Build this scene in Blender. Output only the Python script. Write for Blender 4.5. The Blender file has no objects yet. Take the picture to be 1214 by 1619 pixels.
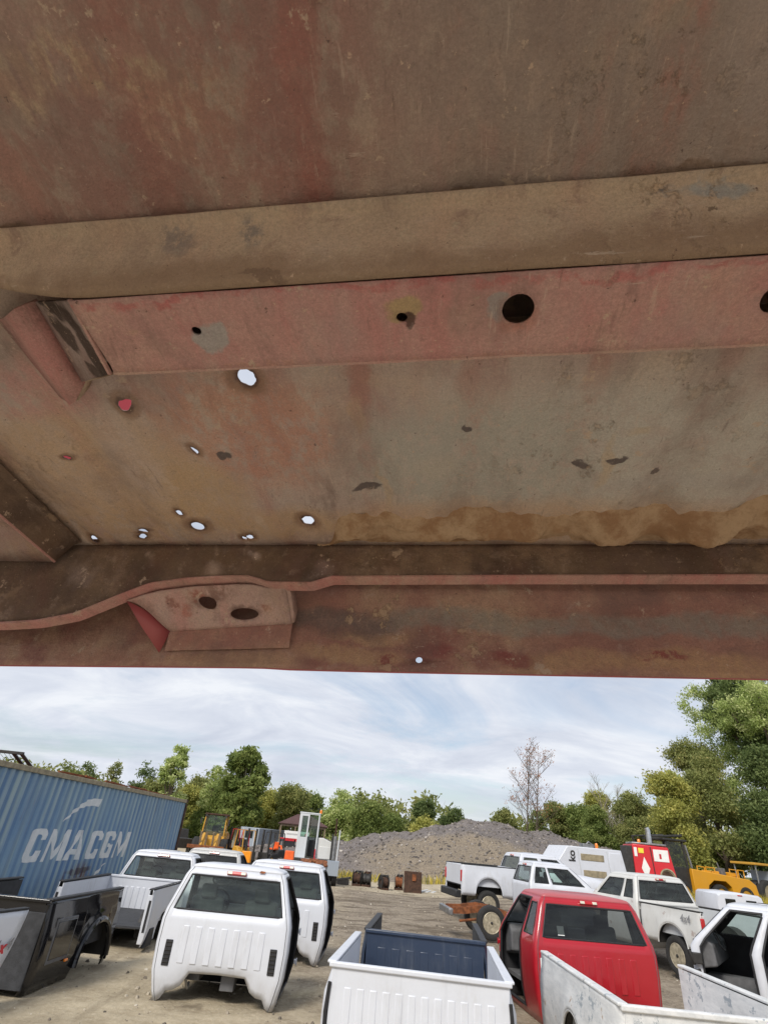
import bpy, bmesh, math, random
import numpy as np
from mathutils import Vector, Matrix, noise
from mathutils.geometry import delaunay_2d_cdt
R = math.radians
scene = bpy.context.scene
col = scene.collection
random.seed(7)

# ------------------------------------------------------------------ camera
CAM_H = 2.15
PITCH, ROLL = R(31.45), R(5.5)
fw = Vector((0, math.cos(PITCH), math.sin(PITCH)))
u0 = Vector((0, -math.sin(PITCH), math.cos(PITCH)))
cr = math.cos(ROLL) * Vector((1, 0, 0)) + math.sin(ROLL) * u0
cu = -math.sin(ROLL) * Vector((1, 0, 0)) + math.cos(ROLL) * u0
cam = bpy.data.cameras.new('camera')
cam.sensor_fit = 'HORIZONTAL'; cam.sensor_width = 36.0
cam.lens = 36.0 * 850.0 / 1214.0
cam.clip_start = 0.02; cam.clip_end = 4000
co = bpy.data.objects.new('camera', cam)
m = Matrix((cr, cu, -fw)).transposed().to_4x4(); m.translation = (0, 0, CAM_H)
co.matrix_world = m
col.objects.link(co); scene.camera = co

# ------------------------------------------------------------------ sky, sun, exposure
SUN_EL, SUN_AZ = R(42), R(-150)          # azimuth from +Y clockwise: behind the camera
w = bpy.data.worlds.new('World'); scene.world = w; w.use_nodes = True
nt = w.node_tree; nt.nodes.clear()
def wn(t, **k):
    n = nt.nodes.new(t)
    for a, b in k.items(): setattr(n, a, b)
    return n
out = wn('ShaderNodeOutputWorld'); bg = wn('ShaderNodeBackground'); bg.inputs['Strength'].default_value = 0.1
sky = wn('ShaderNodeTexSky', sky_type='NISHITA', sun_disc=False)
sky.sun_elevation = SUN_EL; sky.sun_rotation = SUN_AZ; sky.air_density = 1.0; sky.dust_density = 1.2
tc = wn('ShaderNodeTexCoord'); sep = wn('ShaderNodeSeparateXYZ'); nt.links.new(tc.outputs['Generated'], sep.inputs[0])
def wm(op, a, b=None, c=None):
    n = wn('ShaderNodeMath', operation=op)
    for i, x in enumerate((a, b, c)):
        if x is None: continue
        if isinstance(x, (int, float)): n.inputs[i].default_value = x
        else: nt.links.new(x, n.inputs[i])
    return n.outputs[0]
zz = wm('ADD', wm('MAXIMUM', sep.outputs[2], 0.0), 0.24)
cx = wm('DIVIDE', sep.outputs[0], zz); cy = wm('DIVIDE', sep.outputs[1], zz)
cb = wn('ShaderNodeCombineXYZ'); nt.links.new(cx, cb.inputs[0]); nt.links.new(cy, cb.inputs[1])
mp = wn('ShaderNodeMapping'); nt.links.new(cb.outputs[0], mp.inputs[0]); mp.inputs['Scale'].default_value = (0.55, 0.8, 1); mp.inputs['Location'].default_value = (3.3, 1.7, 0)
mp.inputs['Rotation'].default_value = (0, 0, R(14))
def wnoise(sc, det, ro, dist=0.0):
    n = wn('ShaderNodeTexNoise'); n.inputs['Scale'].default_value = sc; n.inputs['Detail'].default_value = det
    n.inputs['Roughness'].default_value = ro; n.inputs['Distortion'].default_value = dist
    nt.links.new(mp.outputs[0], n.inputs['Vector']); return n.outputs['Fac']
def wramp(f, stops):
    n = wn('ShaderNodeValToRGB'); e = n.color_ramp.elements
    while len(e) < len(stops): e.new(0.5)
    for el, (p, c) in zip(e, stops): el.position = p; el.color = (*c, 1)
    nt.links.new(f, n.inputs[0]); return n.outputs[0]
cov = wramp(wnoise(1.5, 8, 0.6, 0.8), [(0.37, (0, 0, 0)), (0.53, (1, 1, 1))])
shade = wramp(wnoise(2.9, 9, 0.62, 0.6), [(0.3, (4.8, 5.2, 6.1)), (0.5, (6.0, 6.35, 7.1)), (0.66, (7.2, 7.45, 7.9))])
covs = wn('ShaderNodeMath', operation='MULTIPLY_ADD'); nt.links.new(cov, covs.inputs[0]); covs.inputs[1].default_value = 0.62; covs.inputs[2].default_value = 0.38
mx = wn('ShaderNodeMixRGB'); nt.links.new(covs.outputs[0], mx.inputs[0]); nt.links.new(sky.outputs[0], mx.inputs[1]); nt.links.new(shade, mx.inputs[2])
nt.links.new(mx.outputs[0], bg.inputs['Color']); nt.links.new(bg.outputs[0], out.inputs[0])
sl = bpy.data.lights.new('sun', 'SUN'); sl.energy = 2.6; sl.angle = R(18); sl.color = (1.0, 0.95, 0.87)
so = bpy.data.objects.new('sun', sl); col.objects.link(so)
sd = Vector((math.sin(SUN_AZ) * math.cos(SUN_EL), math.cos(SUN_AZ) * math.cos(SUN_EL), math.sin(SUN_EL)))
so.rotation_euler = sd.to_track_quat('Z', 'Y').to_euler(); so.location = (0, -20, 30)
vs = scene.view_settings; vs.view_transform = 'Standard'; vs.look = 'None'; vs.exposure = 0.3; vs.gamma = 1.0; vs.use_curve_mapping = False

# ------------------------------------------------------------------ materials
def S(r, g, b):
    f = lambda c: (c / 12.92 if c <= 0.04045 else ((c + 0.055) / 1.055) ** 2.4)
    return (f(r / 255), f(g / 255), f(b / 255))
class NT:
    """small node-tree writer"""
    def __init__(s, name, rough=0.6, coord='Object'):
        s.m = bpy.data.materials.new(name); s.m.use_nodes = True; s.t = s.m.node_tree; s.t.nodes.clear()
        s.o = s.n('ShaderNodeOutputMaterial'); s.p = s.n('ShaderNodeBsdfPrincipled')
        s.p.inputs['Roughness'].default_value = rough
        s.t.links.new(s.p.outputs[0], s.o.inputs[0]); s.c = s.n('ShaderNodeTexCoord').outputs[coord]
    def n(s, t, **k):
        x = s.t.nodes.new(t)
        for a, b in k.items(): setattr(x, a, b)
        return x
    def put(s, sock, v):
        if isinstance(v, bpy.types.NodeSocket): s.t.links.new(v, sock)
        elif isinstance(v, tuple) and len(v) == 3 and sock.type == 'RGBA': sock.default_value = (*v, 1)
        else: sock.default_value = v
    def noise(s, sc, det=4, ro=0.55, vec=None, dist=0.0, out='Fac'):
        x = s.n('ShaderNodeTexNoise'); s.put(x.inputs['Vector'], s.c if vec is None else vec)
        x.inputs['Scale'].default_value = sc; x.inputs['Detail'].default_value = det
        x.inputs['Roughness'].default_value = ro; x.inputs['Distortion'].default_value = dist
        return x.outputs[out]
    def voro(s, sc, vec=None, feature='F1', out='Distance'):
        x = s.n('ShaderNodeTexVoronoi', feature=feature); s.put(x.inputs['Vector'], s.c if vec is None else vec)
        x.inputs['Scale'].default_value = sc; return x.outputs[out]
    def map(s, scale=(1, 1, 1), loc=(0, 0, 0), rot=(0, 0, 0), vec=None):
        x = s.n('ShaderNodeMapping'); s.put(x.inputs[0], s.c if vec is None else vec)
        x.inputs['Scale'].default_value = scale; x.inputs['Location'].default_value = loc; x.inputs['Rotation'].default_value = rot
        return x.outputs[0]
    def math(s, op, a, b=0.0, c=0.0, clamp=False):
        x = s.n('ShaderNodeMath', operation=op, use_clamp=clamp)
        for i, v in enumerate((a, b, c)): s.put(x.inputs[i], v)
        return x.outputs[0]
    def step(s, v, lo, hi, a=0.0, b=1.0):
        x = s.n('ShaderNodeMapRange', interpolation_type='SMOOTHSTEP'); s.put(x.inputs[0], v)
        for i, q in enumerate((lo, hi, a, b)): x.inputs[i + 1].default_value = q
        return x.outputs[0]
    def mix(s, f, a, b, mode='MIX'):
        x = s.n('ShaderNodeMixRGB', blend_type=mode); s.put(x.inputs[0], f); s.put(x.inputs[1], a); s.put(x.inputs[2], b)
        return x.outputs[0]
    def xyz(s, vec=None):
        x = s.n('ShaderNodeSeparateXYZ'); s.put(x.inputs[0], s.c if vec is None else vec); return x.outputs
    def warp(s, sc, amp):
        a = s.noise(sc, 4, 0.6, out='Color')
        x = s.n('ShaderNodeVectorMath', operation='MULTIPLY_ADD'); s.put(x.inputs[0], a); x.inputs[1].default_value = (amp,) * 3
        y = s.n('ShaderNodeVectorMath', operation='SUBTRACT'); s.put(y.inputs[0], s.c); y.inputs[1].default_value = (amp / 2,) * 3
        s.put(x.inputs[2], y.outputs[0]); return x.outputs[0]
    def blob(s, c, r, vec, lo=1.15, hi=0.8):
        x = s.n('ShaderNodeVectorMath', operation='SUBTRACT'); s.put(x.inputs[0], vec); x.inputs[1].default_value = c
        y = s.n('ShaderNodeVectorMath', operation='DIVIDE'); s.put(y.inputs[0], x.outputs[0]); y.inputs[1].default_value = r
        z = s.n('ShaderNodeVectorMath', operation='LENGTH'); s.put(z.inputs[0], y.outputs[0])
        return s.step(z.outputs['Value'], hi, lo, 1.0, 0.0)
    def bump(s, h, strength=0.3, dist=0.02):
        x = s.n('ShaderNodeBump'); x.inputs['Strength'].default_value = strength; x.inputs['Distance'].default_value = dist
        s.put(x.inputs['Height'], h); s.put(s.p.inputs['Normal'], x.outputs[0])
    def base(s, c): s.put(s.p.inputs['Base Color'], c); return s
    def set(s, **k):
        for a, v in k.items(): s.put(s.p.inputs[a.replace('_', ' ')], v)
        return s
M = {}
def plain(name, c, rough=0.6, var=0.25, sc=6, metal=0.0, coat=0.0, bump=0.0):
    t = NT(name, rough); f = t.noise(sc, 5, 0.6)
    d = tuple(x * (1 - var) for x in c); l = tuple(min(1, x * (1 + var * 0.6)) for x in c)
    t.base(t.mix(t.step(f, 0.3, 0.7), d, l)).set(Metallic=metal, Coat_Weight=coat)
    if bump: t.bump(t.noise(sc * 6, 5, 0.65), bump, 0.01)
    M[name] = t.m; return t.m
def paint(name, c, dirt=(0.30, 0.26, 0.2), amt=0.42, rough=0.42, coat=0.12, rust=0.0):
    t = NT(name, rough)
    big = t.noise(1.7, 6, 0.65); fine = t.noise(14, 5, 0.7, t.map((1, 1, 0.25)))
    z = t.xyz()[2]
    f = t.math('MULTIPLY', t.step(big, 0.42, 0.75), t.step(fine, 0.35, 0.8))
    low = t.math('MULTIPLY', t.step(z, 0.0, 0.45, 0.55, 0.0), t.step(fine, 0.25, 0.7))
    k = t.math('MULTIPLY', t.math('ADD', f, low, clamp=True), amt)
    cc = t.mix(k, c, dirt)
    dr = t.math('MULTIPLY', t.step(t.noise(9, 5, 0.6, t.map((1, 1, 0.07))), 0.54, 0.72), t.step(t.noise(2.2, 4, 0.6, t.map((1, 1, 1), (6, 2, 1))), 0.42, 0.62)); cc = t.mix(t.math('MULTIPLY', dr, amt * 0.55), cc, tuple(x * 0.55 + 0.02 for x in c) if c[0] > 0.3 else dirt)
    cc = t.mix(t.step(t.noise(0.8, 3), 0.35, 0.7, 0.0, 0.10), cc, tuple(x * 0.7 for x in c))
    if rust:
        cc = t.mix(t.math('MULTIPLY', t.step(t.noise(3.1, 7, 0.7), 0.62, 0.68), rust), cc, S(122, 66, 34))
    t.bump(t.math('ADD', t.noise(2.3, 3, 0.5), t.math('MULTIPLY', t.noise(7, 4, 0.5), 0.25)), 0.35 if c[0] > 0.1 else 0.05, 0.03)
    t.base(cc).set(Coat_Weight=coat, Coat_Roughness=0.12, Roughness=t.math('ADD', t.math('MULTIPLY', k, 0.6), rough))
    M[name] = t.m; return t.m
def glass(name, tint, gloss=0.03, dirt=0.12):
    m = bpy.data.materials.new(name); m.use_nodes = True; t = m.node_tree; t.nodes.clear()
    o = t.nodes.new('ShaderNodeOutputMaterial'); tr = t.nodes.new('ShaderNodeBsdfTransparent'); tr.inputs[0].default_value = (*tint, 1)
    g = t.nodes.new('ShaderNodeBsdfGlossy'); g.inputs['Roughness'].default_value = gloss
    fr = t.nodes.new('ShaderNodeFresnel'); fr.inputs[0].default_value = 1.55
    mxs = t.nodes.new('ShaderNodeMixShader'); t.links.new(fr.outputs[0], mxs.inputs[0]); t.links.new(tr.outputs[0], mxs.inputs[1]); t.links.new(g.outputs[0], mxs.inputs[2])
    d = t.nodes.new('ShaderNodeBsdfDiffuse'); d.inputs[0].default_value = (0.30, 0.36, 0.33, 1)
    n = t.nodes.new('ShaderNodeTexNoise'); n.inputs['Scale'].default_value = 3; n.inputs['Detail'].default_value = 6
    mr = t.nodes.new('ShaderNodeMapRange'); t.links.new(n.outputs['Fac'], mr.inputs[0]); mr.inputs[1].default_value = 0.35; mr.inputs[2].default_value = 0.8; mr.inputs[4].default_value = dirt
    m2 = t.nodes.new('ShaderNodeMixShader'); t.links.new(mr.outputs[0], m2.inputs[0]); t.links.new(mxs.outputs[0], m2.inputs[1]); t.links.new(d.outputs[0], m2.inputs[2])
    t.links.new(m2.outputs[0], o.inputs[0]); M[name] = m; return m
paint('white', (0.62, 0.64, 0.69)); paint('old_white', (0.60, 0.60, 0.58), amt=0.5, rust=0.5)
paint('chalk_white', (0.56, 0.58, 0.60), amt=0.4, rough=0.55, coat=0.05, rust=0.25)
paint('red', (0.40, 0.010, 0.020), dirt=(0.25, 0.12, 0.1), amt=0.2, rough=0.3, coat=0.4)
paint('faded_red', (0.42, 0.10, 0.11), amt=0.25, rough=0.5)
paint('black', (0.010, 0.010, 0.012), dirt=(0.05, 0.045, 0.04), amt=0.10, rough=0.05, coat=0.0)
paint('navy', (0.018, 0.032, 0.065), dirt=(0.2, 0.21, 0.22), amt=0.35, rough=0.45)
paint('yellow', (0.66, 0.31, 0.012), amt=0.3, rough=0.45); paint('dull_yellow', (0.52, 0.27, 0.025), amt=0.6, rough=0.55, rust=0.5)
paint('silver', (0.5, 0.5, 0.49)); paint('grey_blue', (0.30, 0.34, 0.39), amt=0.5)
paint('bright_red', (0.60, 0.02, 0.03), amt=0.15)
plain('trim', (0.018, 0.018, 0.02), 0.6); plain('rubber', (0.025, 0.024, 0.023), 0.85, 0.3, 20, bump=0.3)
plain('interior', (0.03, 0.03, 0.033), 0.8); plain('seat', (0.07, 0.07, 0.075), 0.9); plain('grey_trim', (0.12, 0.12, 0.125), 0.7)
plain('liner', (0.035, 0.036, 0.04), 0.75, 0.35, 9, bump=0.4)
plain('lens_red', (0.45, 0.012, 0.015), 0.2, 0.15, coat=0.6); plain('lens_white', (0.65, 0.62, 0.5), 0.25, 0.15, coat=0.6)
plain('lens_orange', (0.85, 0.22, 0.01), 0.25, 0.1, coat=0.5); plain('safety_orange', (0.85, 0.13, 0.02), 0.5, 0.15); plain('amber', (0.85, 0.30, 0.01), 0.4, 0.1)
plain('chrome', (0.6, 0.6, 0.6), 0.25, 0.2, metal=1.0); plain('steel', (0.3, 0.3, 0.3), 0.45, 0.3, metal=0.8); plain('rim', (0.42, 0.37, 0.27), 0.45, 0.35, 14, metal=0.3)
plain('rust', S(128, 76, 44), 0.9, 0.5, 9, bump=0.6); plain('dark_rust', S(74, 52, 40), 0.9, 0.5, 8, bump=0.6); plain('machine_black', (0.03, 0.028, 0.026), 0.6, 0.4, 8)
plain('wood', S(128, 112, 92), 0.85, 0.3, 8); plain('roof_brown', S(86, 60, 58), 0.8, 0.2); plain('paper', (0.78, 0.78, 0.76), 0.7, 0.05)
plain('tan_metal', S(150, 138, 112), 0.6, 0.3); plain('decal_red', (0.5, 0.03, 0.04), 0.4, 0.1); plain('decal_grey', (0.25, 0.25, 0.26), 0.4, 0.2); plain('sign_yellow', (0.8, 0.65, 0.05), 0.5, 0.1)
glass('glass', (0.74, 0.87, 0.81), dirt=0.13); glass('dark_glass', (0.32, 0.35, 0.35), dirt=0.06); glass('clear_glass', (0.8, 0.89, 0.86), dirt=0.06)

# ------------------------------------------------------------------ mesh helpers
class MB:
    def __init__(s): s.v = []; s.f = []; s.mi = []; s.M = Matrix.Identity(4); s.cm = 0
    def add(s, vs, fs):
        b = len(s.v); s.v += [tuple(s.M @ Vector(p)) for p in vs]; s.f += [[b + i for i in f] for f in fs]; s.mi += [s.cm] * len(fs); return s
    def box(s, c, d, rz=0.0, ry=0.0, rx=0.0, taper=1.0):
        r = Matrix.Rotation(rz, 3, 'Z') @ Matrix.Rotation(ry, 3, 'Y') @ Matrix.Rotation(rx, 3, 'X'); h = [x / 2 for x in d]; c = Vector(c)
        p = [c + r @ Vector((x * h[0] * (taper if z > 0 else 1), y * h[1] * (taper if z > 0 else 1), z * h[2])) for z in (-1, 1) for x, y in ((-1, -1), (1, -1), (1, 1), (-1, 1))]
        return s.add(p, [(3, 2, 1, 0), (4, 5, 6, 7), (0, 1, 5, 4), (1, 2, 6, 5), (2, 3, 7, 6), (3, 0, 4, 7)])
    def tube(s, path, r, n=8, closed=False, cap=True):
        P = [Vector(p) for p in path]; k = len(P); rs = r if isinstance(r, (list, tuple)) else [r] * k; vs = []; fs = []; prev = None
        for i, p in enumerate(P):
            a = P[(i - 1) % k] if (closed or i) else p; b = P[(i + 1) % k] if (closed or i < k - 1) else p
            t = (b - a).normalized()
            if prev is None:
                up = Vector((0, 0, 1)) if abs(t.z) < 0.9 else Vector((1, 0, 0)); x = t.cross(up).normalized()
            else: x = (prev - t * prev.dot(t)).normalized()
            prev = x; y = t.cross(x)
            vs += [p + (x * math.cos(2 * math.pi * j / n) + y * math.sin(2 * math.pi * j / n)) * rs[i] for j in range(n)]
        for i in range(k if closed else k - 1):
            a, b = i * n, ((i + 1) % k) * n
            fs += [(a + j, a + (j + 1) % n, b + (j + 1) % n, b + j) for j in range(n)]
        if cap and not closed: fs += [tuple(reversed(range(n))), tuple(range((k - 1) * n, k * n))]
        return s.add(vs, fs)
    def lathe(s, prof, n=24, M4=None, close=False):
        vs = []; fs = []; k = len(prof); M4 = M4 or Matrix.Identity(4)
        for r, z in prof: vs += [M4 @ Vector((r * math.cos(2 * math.pi * j / n), r * math.sin(2 * math.pi * j / n), z)) for j in range(n)]
        for i in range(k if close else k - 1):
            a, b = i * n, ((i + 1) % k) * n; fs += [(a + j, a + (j + 1) % n, b + (j + 1) % n, b + j) for j in range(n)]
        if not close: fs += [tuple(reversed(range(n))), tuple(range((k - 1) * n, k * n))]
        return s.add(vs, fs)
    def prism(s, poly, axis, a, b):
        mk = {'x': lambda p, t: (t, p[0], p[1]), 'y': lambda p, t: (p[0], t, p[1]), 'z': lambda p, t: (p[0], p[1], t)}[axis]; n = len(poly)
        return s.add([mk(p, a) for p in poly] + [mk(p, b) for p in poly],
                     [tuple(range(n))[::-1], tuple(range(n, 2 * n))] + [(i, (i + 1) % n, n + (i + 1) % n, n + i) for i in range(n)])
    def frame(s, outer, inner, axis, a, b):
        mk = {'x': lambda p, t: (t, p[0], p[1]), 'y': lambda p, t: (p[0], t, p[1]), 'z': lambda p, t: (p[0], p[1], t)}[axis]; n = len(outer)
        vs = [mk(p, t) for t in (a, b) for q in (outer, inner) for p in q]; fs = []
        for i in range(n):
            j = (i + 1) % n
            fs += [(i, j, n + j, n + i), (2 * n + j, 2 * n + i, 3 * n + i, 3 * n + j), (i, 2 * n + i, 2 * n + j, j), (n + i, n + j, 3 * n + j, 3 * n + i)]
        return s.add(vs, fs)
    def grid(s, rows, skip=None, wrap=False):
        nr, nc = len(rows), len(rows[0]); fs = []
        for j in range(nr - 1):
            for i in range(nc if wrap else nc - 1):
                if skip and skip(i, j): continue
                k = (i + 1) % nc; fs.append((j * nc + i, j * nc + k, (j + 1) * nc + k, (j + 1) * nc + i))
        return s.add([p for r in rows for p in r], fs)
    def mesh(s, name, mats, smooth=True, angle=35):
        me = bpy.data.meshes.new(name); me.from_pydata(s.v, [], s.f); me.validate()
        for x in (mats if isinstance(mats, (list, tuple)) else [mats]): me.materials.append(M[x] if isinstance(x, str) else x)
        if len(s.mi) == len(me.polygons) and any(s.mi): me.polygons.foreach_set('material_index', s.mi)
        if smooth:
            me.polygons.foreach_set('use_smooth', [True] * len(me.polygons)); me.set_sharp_from_angle(angle=R(angle))
        me.update(); return me
    def build(s, name, mats, parent=None, bevel=0.0, solid=0.0, seg=2, smooth=True, angle=35, fix=True, offset=-1.0, inner=False):
        me = s.mesh(name, mats, smooth, angle)
        if fix:
            b = bmesh.new(); b.from_mesh(me); bmesh.ops.recalc_face_normals(b, faces=b.faces); b.to_mesh(me); b.free()
        o = bpy.data.objects.new(name, me); col.objects.link(o); o.parent = parent
        if solid:
            md = o.modifiers.new('solid', 'SOLIDIFY'); md.thickness = solid; md.offset = offset
            if inner: md.material_offset = 1
        if bevel:
            md = o.modifiers.new('bevel', 'BEVEL'); md.width = bevel; md.segments = seg; md.limit_method = 'ANGLE'; md.angle_limit = R(40); md.harden_normals = False
        return o
def tag(o, label, cat, group=None, kind=None):
    if label: o['label'] = label
    if cat: o['category'] = cat
    if group: o['group'] = group
    if kind: o['kind'] = kind
    return o
def thing(name, label, cat, loc=(0, 0, 0), rz=0.0, group=None, rx=0.0, ry=0.0):
    o = bpy.data.objects.new(name, None); col.objects.link(o); o.location = loc; o.rotation_euler = (rx, ry, rz); o.empty_display_size = 0.1
    return tag(o, label, cat, group)
def copy_tree(o, parent=None):
    c = o.copy(); col.objects.link(c); c.parent = parent
    for ch in list(o.children): copy_tree(ch, c)
    return c
def ss(a, b, x):
    t = min(1, max(0, (x - a) / (b - a))); return t * t * (3 - 2 * t)
def lerp(tab, x):
    for (a, p), (b, q) in zip(tab, tab[1:]):
        if x <= b: return p + (q - p) * max(0, (x - a)) / (b - a)
    return tab[-1][1]
def text_mesh(txt, size, bold=0.0, shear=0.0, space=1.0):
    c = bpy.data.curves.new('lettering', 'FONT'); c.body = txt; c.size = size; c.offset = bold; c.shear = shear; c.space_character = space
    c.align_x = 'CENTER'; c.align_y = 'CENTER'; c.resolution_u = 3
    o = bpy.data.objects.new('lettering', c); col.objects.link(o); dg = bpy.context.evaluated_depsgraph_get()
    me = bpy.data.meshes.new_from_object(o.evaluated_get(dg)); bpy.data.objects.remove(o); bpy.data.curves.remove(c); me.materials.clear(); return me
def lettering(txt, size, mat, parent, loc, rot, bold=0.0, shear=0.0, sx=1.0, name='lettering'):
    me = text_mesh(txt, size, bold, shear); me.materials.append(M[mat]); o = bpy.data.objects.new(name, me); col.objects.link(o); o.parent = parent
    o.location = loc; o.rotation_euler = rot; o.scale = (sx, 1, 1); return o
# ------------------------------------------------------------------ ground
def tz(x, y):
    return (0.22 * ss(16, 22, y) * ss(2.5, 8, x) + 0.35 * ss(26, 36, y) * ss(9, 17, x) - 0.0
            + 0.03 * math.sin(x * 0.7 + 1.3) * math.sin(y * 0.45) * ss(18, 26, y))
def axis(lo, hi, core_lo, core_hi, step, grow=1.16):
    a = list(np.arange(core_lo, core_hi + 1e-6, step)); d = step
    while a[-1] < hi: d *= grow; a.append(a[-1] + d)
    d = step
    while a[0] > lo: d *= grow; a.insert(0, a[0] - d)
    return a
gx = axis(-1500, 1500, -16, 26, 0.33); gy = axis(-300, 2500, -4, 48, 0.33)
mb = MB(); mb.grid([[(x, y, tz(x, y) + (0.03 * noise.noise((x * 0.9, y * 0.9, 0)) + 0.02 * noise.noise((x * 2.7, y * 2.7, 4.0))) * (1 if -20 < x < 30 and y < 60 else 0)) for x in gx] for y in gy])
t = NT('yard_dirt', 0.95)
X, Y, _ = t.xyz()
wv = t.warp(0.35, 3.0)
n1 = t.noise(0.28, 6, 0.6); n2 = t.noise(1.6, 8, 0.68); n3 = t.noise(11, 8, 0.75); st = t.voro(34); st2 = t.voro(13, t.map((1, 1, 1), (3, 5, 0)))
tan = t.mix(t.step(n2, 0.32, 0.68), S(160, 146, 122), S(192, 178, 152)); tan = t.mix(t.step(n3, 0.4, 0.75, 0, 0.6), tan, S(208, 196, 172))
grey = t.mix(t.step(n2, 0.35, 0.65), S(112, 101, 88), S(150, 138, 121)); grey = t.mix(t.step(n3, 0.42, 0.62, 0, 0.8), grey, S(172, 160, 143))
wX, wY, _ = t.xyz(wv)
gm = t.math('MULTIPLY', t.step(wX, -2.6, 0.6), t.step(wY, 8, 13)); gm = t.math('MULTIPLY', gm, t.step(wY, 31, 34, 1, 0))
c = t.mix(gm, tan, grey)
sand = t.math('MULTIPLY', t.step(wY, 31, 35), t.step(wY, 41, 44, 1, 0)); c = t.mix(t.math('MULTIPLY', sand, 0.85), c, S(182, 170, 148))
drk = t.math('MULTIPLY', t.step(t.noise(0.8, 7, 0.7, t.map((0.5, 1.6, 1), (4, 1, 0))), 0.5, 0.6), t.math('MULTIPLY', t.step(wY, 16, 20), t.step(wY, 33, 36, 1, 0)))
c = t.mix(t.math('MULTIPLY', drk, 0.6), c, S(70, 58, 47))
c = t.mix(t.step(n1, 0.5, 0.66, 0, 0.4), c, S(108, 97, 82))
c = t.mix(t.step(st, 0.16, 0.08, 0, 0.55), c, t.mix(t.noise(40, 2), S(90, 84, 76), S(205, 196, 180)))
c = t.mix(t.step(st2, 0.13, 0.07, 0, 0.5), c, S(188, 178, 160))
rut = t.step(t.noise(0.9, 5, 0.6, t.map((2.6, 0.16, 1), (1, 4, 0), (0, 0, R(8)))), 0.53, 0.64, 0, 0.3); c = t.mix(rut, c, S(112, 99, 82))
stain = t.step(t.noise(0.55, 6, 0.62, t.map((1, 1, 1), (7, 3, 0))), 0.60, 0.68, 0, 0.55); c = t.mix(stain, c, S(86, 74, 60))
gn = t.mix(t.noise(0.9, 6, 0.7), S(62, 74, 34), S(128, 122, 66))
gr = t.math('MAXIMUM', t.step(wY, 66, 76), t.math('MULTIPLY', t.step(wX, 15, 18), t.step(wY, 24, 28))); gr = t.math('MAXIMUM', gr, t.step(wX, -22, -28)); gr = t.math('MAXIMUM', gr, t.step(wX, 40, 50))
c = t.mix(gr, c, gn)
t.base(c).set(Specular_IOR_Level=0.15)
t.bump(t.math('ADD', t.math('ADD', n3, t.math('MULTIPLY', n2, 2.0)), t.math('MULTIPLY', t.step(st, 0.2, 0.0), 0.6)), 0.7, 0.05)
g = mb.build('ground', t.m, fix=False, angle=180); g['kind'] = 'structure'

rs = np.random.RandomState(3)
def rock_mesh(name, pts, sizes, mat, seed=1):
    """many little stones in one mesh"""
    r = np.random.RandomState(seed); t5 = (1 + 5 ** 0.5) / 2
    b = np.array([(-1, 0.3, -0.5), (0.2, 1, -0.4), (0.9, -0.4, -0.5), (-0.2, -0.9, -0.3), (-0.5, 0.3, 0.6), (0.5, 0.3, 0.75), (0.1, -0.6, 0.6)])
    fs = np.array([(0, 1, 4), (1, 5, 4), (1, 2, 5), (2, 6, 5), (2, 3, 6), (3, 0, 6), (0, 4, 6), (4, 5, 6)])
    n = len(pts); an = r.rand(n) * 6.28; ca, sa = np.cos(an), np.sin(an)
    v = b[None] * (0.7 + 0.6 * r.rand(n, 7, 1)) * (0.7 + 0.6 * r.rand(n, 1, 3)) * np.asarray(sizes)[:, None, None]
    q = np.stack([v[..., 0] * ca[:, None] - v[..., 1] * sa[:, None], v[..., 0] * sa[:, None] + v[..., 1] * ca[:, None], v[..., 2] * 0.7], -1) + np.asarray(pts)[:, None]
    me = bpy.data.meshes.new(name); F = (fs[None] + (np.arange(n) * 7)[:, None, None]).reshape(-1, 3)
    me.from_pydata(q.reshape(-1, 3).tolist(), [], F.tolist()); me.materials.append(M[mat])
    at = me.attributes.new('tone', 'FLOAT', 'FACE'); at.data.foreach_set('value', np.repeat(r.rand(n), 8).astype(np.float32))
    o = bpy.data.objects.new(name, me); col.objects.link(o); return o
def tone_mat(name, stops, rough=0.9):
    t = NT(name, rough); a = t.n('ShaderNodeAttribute', attribute_name='tone'); r_ = t.n('ShaderNodeValToRGB'); e = r_.color_ramp.elements
    while len(e) < len(stops): e.new(0.5)
    for el, (p, c) in zip(e, stops): el.position = p; el.color = (*c, 1)
    t.put(r_.inputs[0], a.outputs['Fac']); t.base(r_.outputs[0]); M[name] = t.m; return t
tone_mat('stone', [(0, S(84, 78, 70)), (0.5, S(132, 122, 108)), (0.9, S(178, 168, 150)), (1, S(206, 200, 188))])
tone_mat('pile_stone', [(0, S(70, 66, 64)), (0.5, S(116, 108, 101)), (0.95, S(146, 138, 130)), (1, S(182, 176, 168))])
N = 5000; px = rs.uniform(-7, 9, N); py = 8 + 32 * rs.rand(N) ** 1.2
o = rock_mesh('loose_stones', [(x, y, tz(x, y) + 0.005) for x, y in zip(px, py)], 0.008 + 0.035 * rs.rand(N) ** 5, 'stone', 2)
tag(o, 'loose grey and tan stones scattered over the dirt yard', 'stones', kind='stuff')

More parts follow.
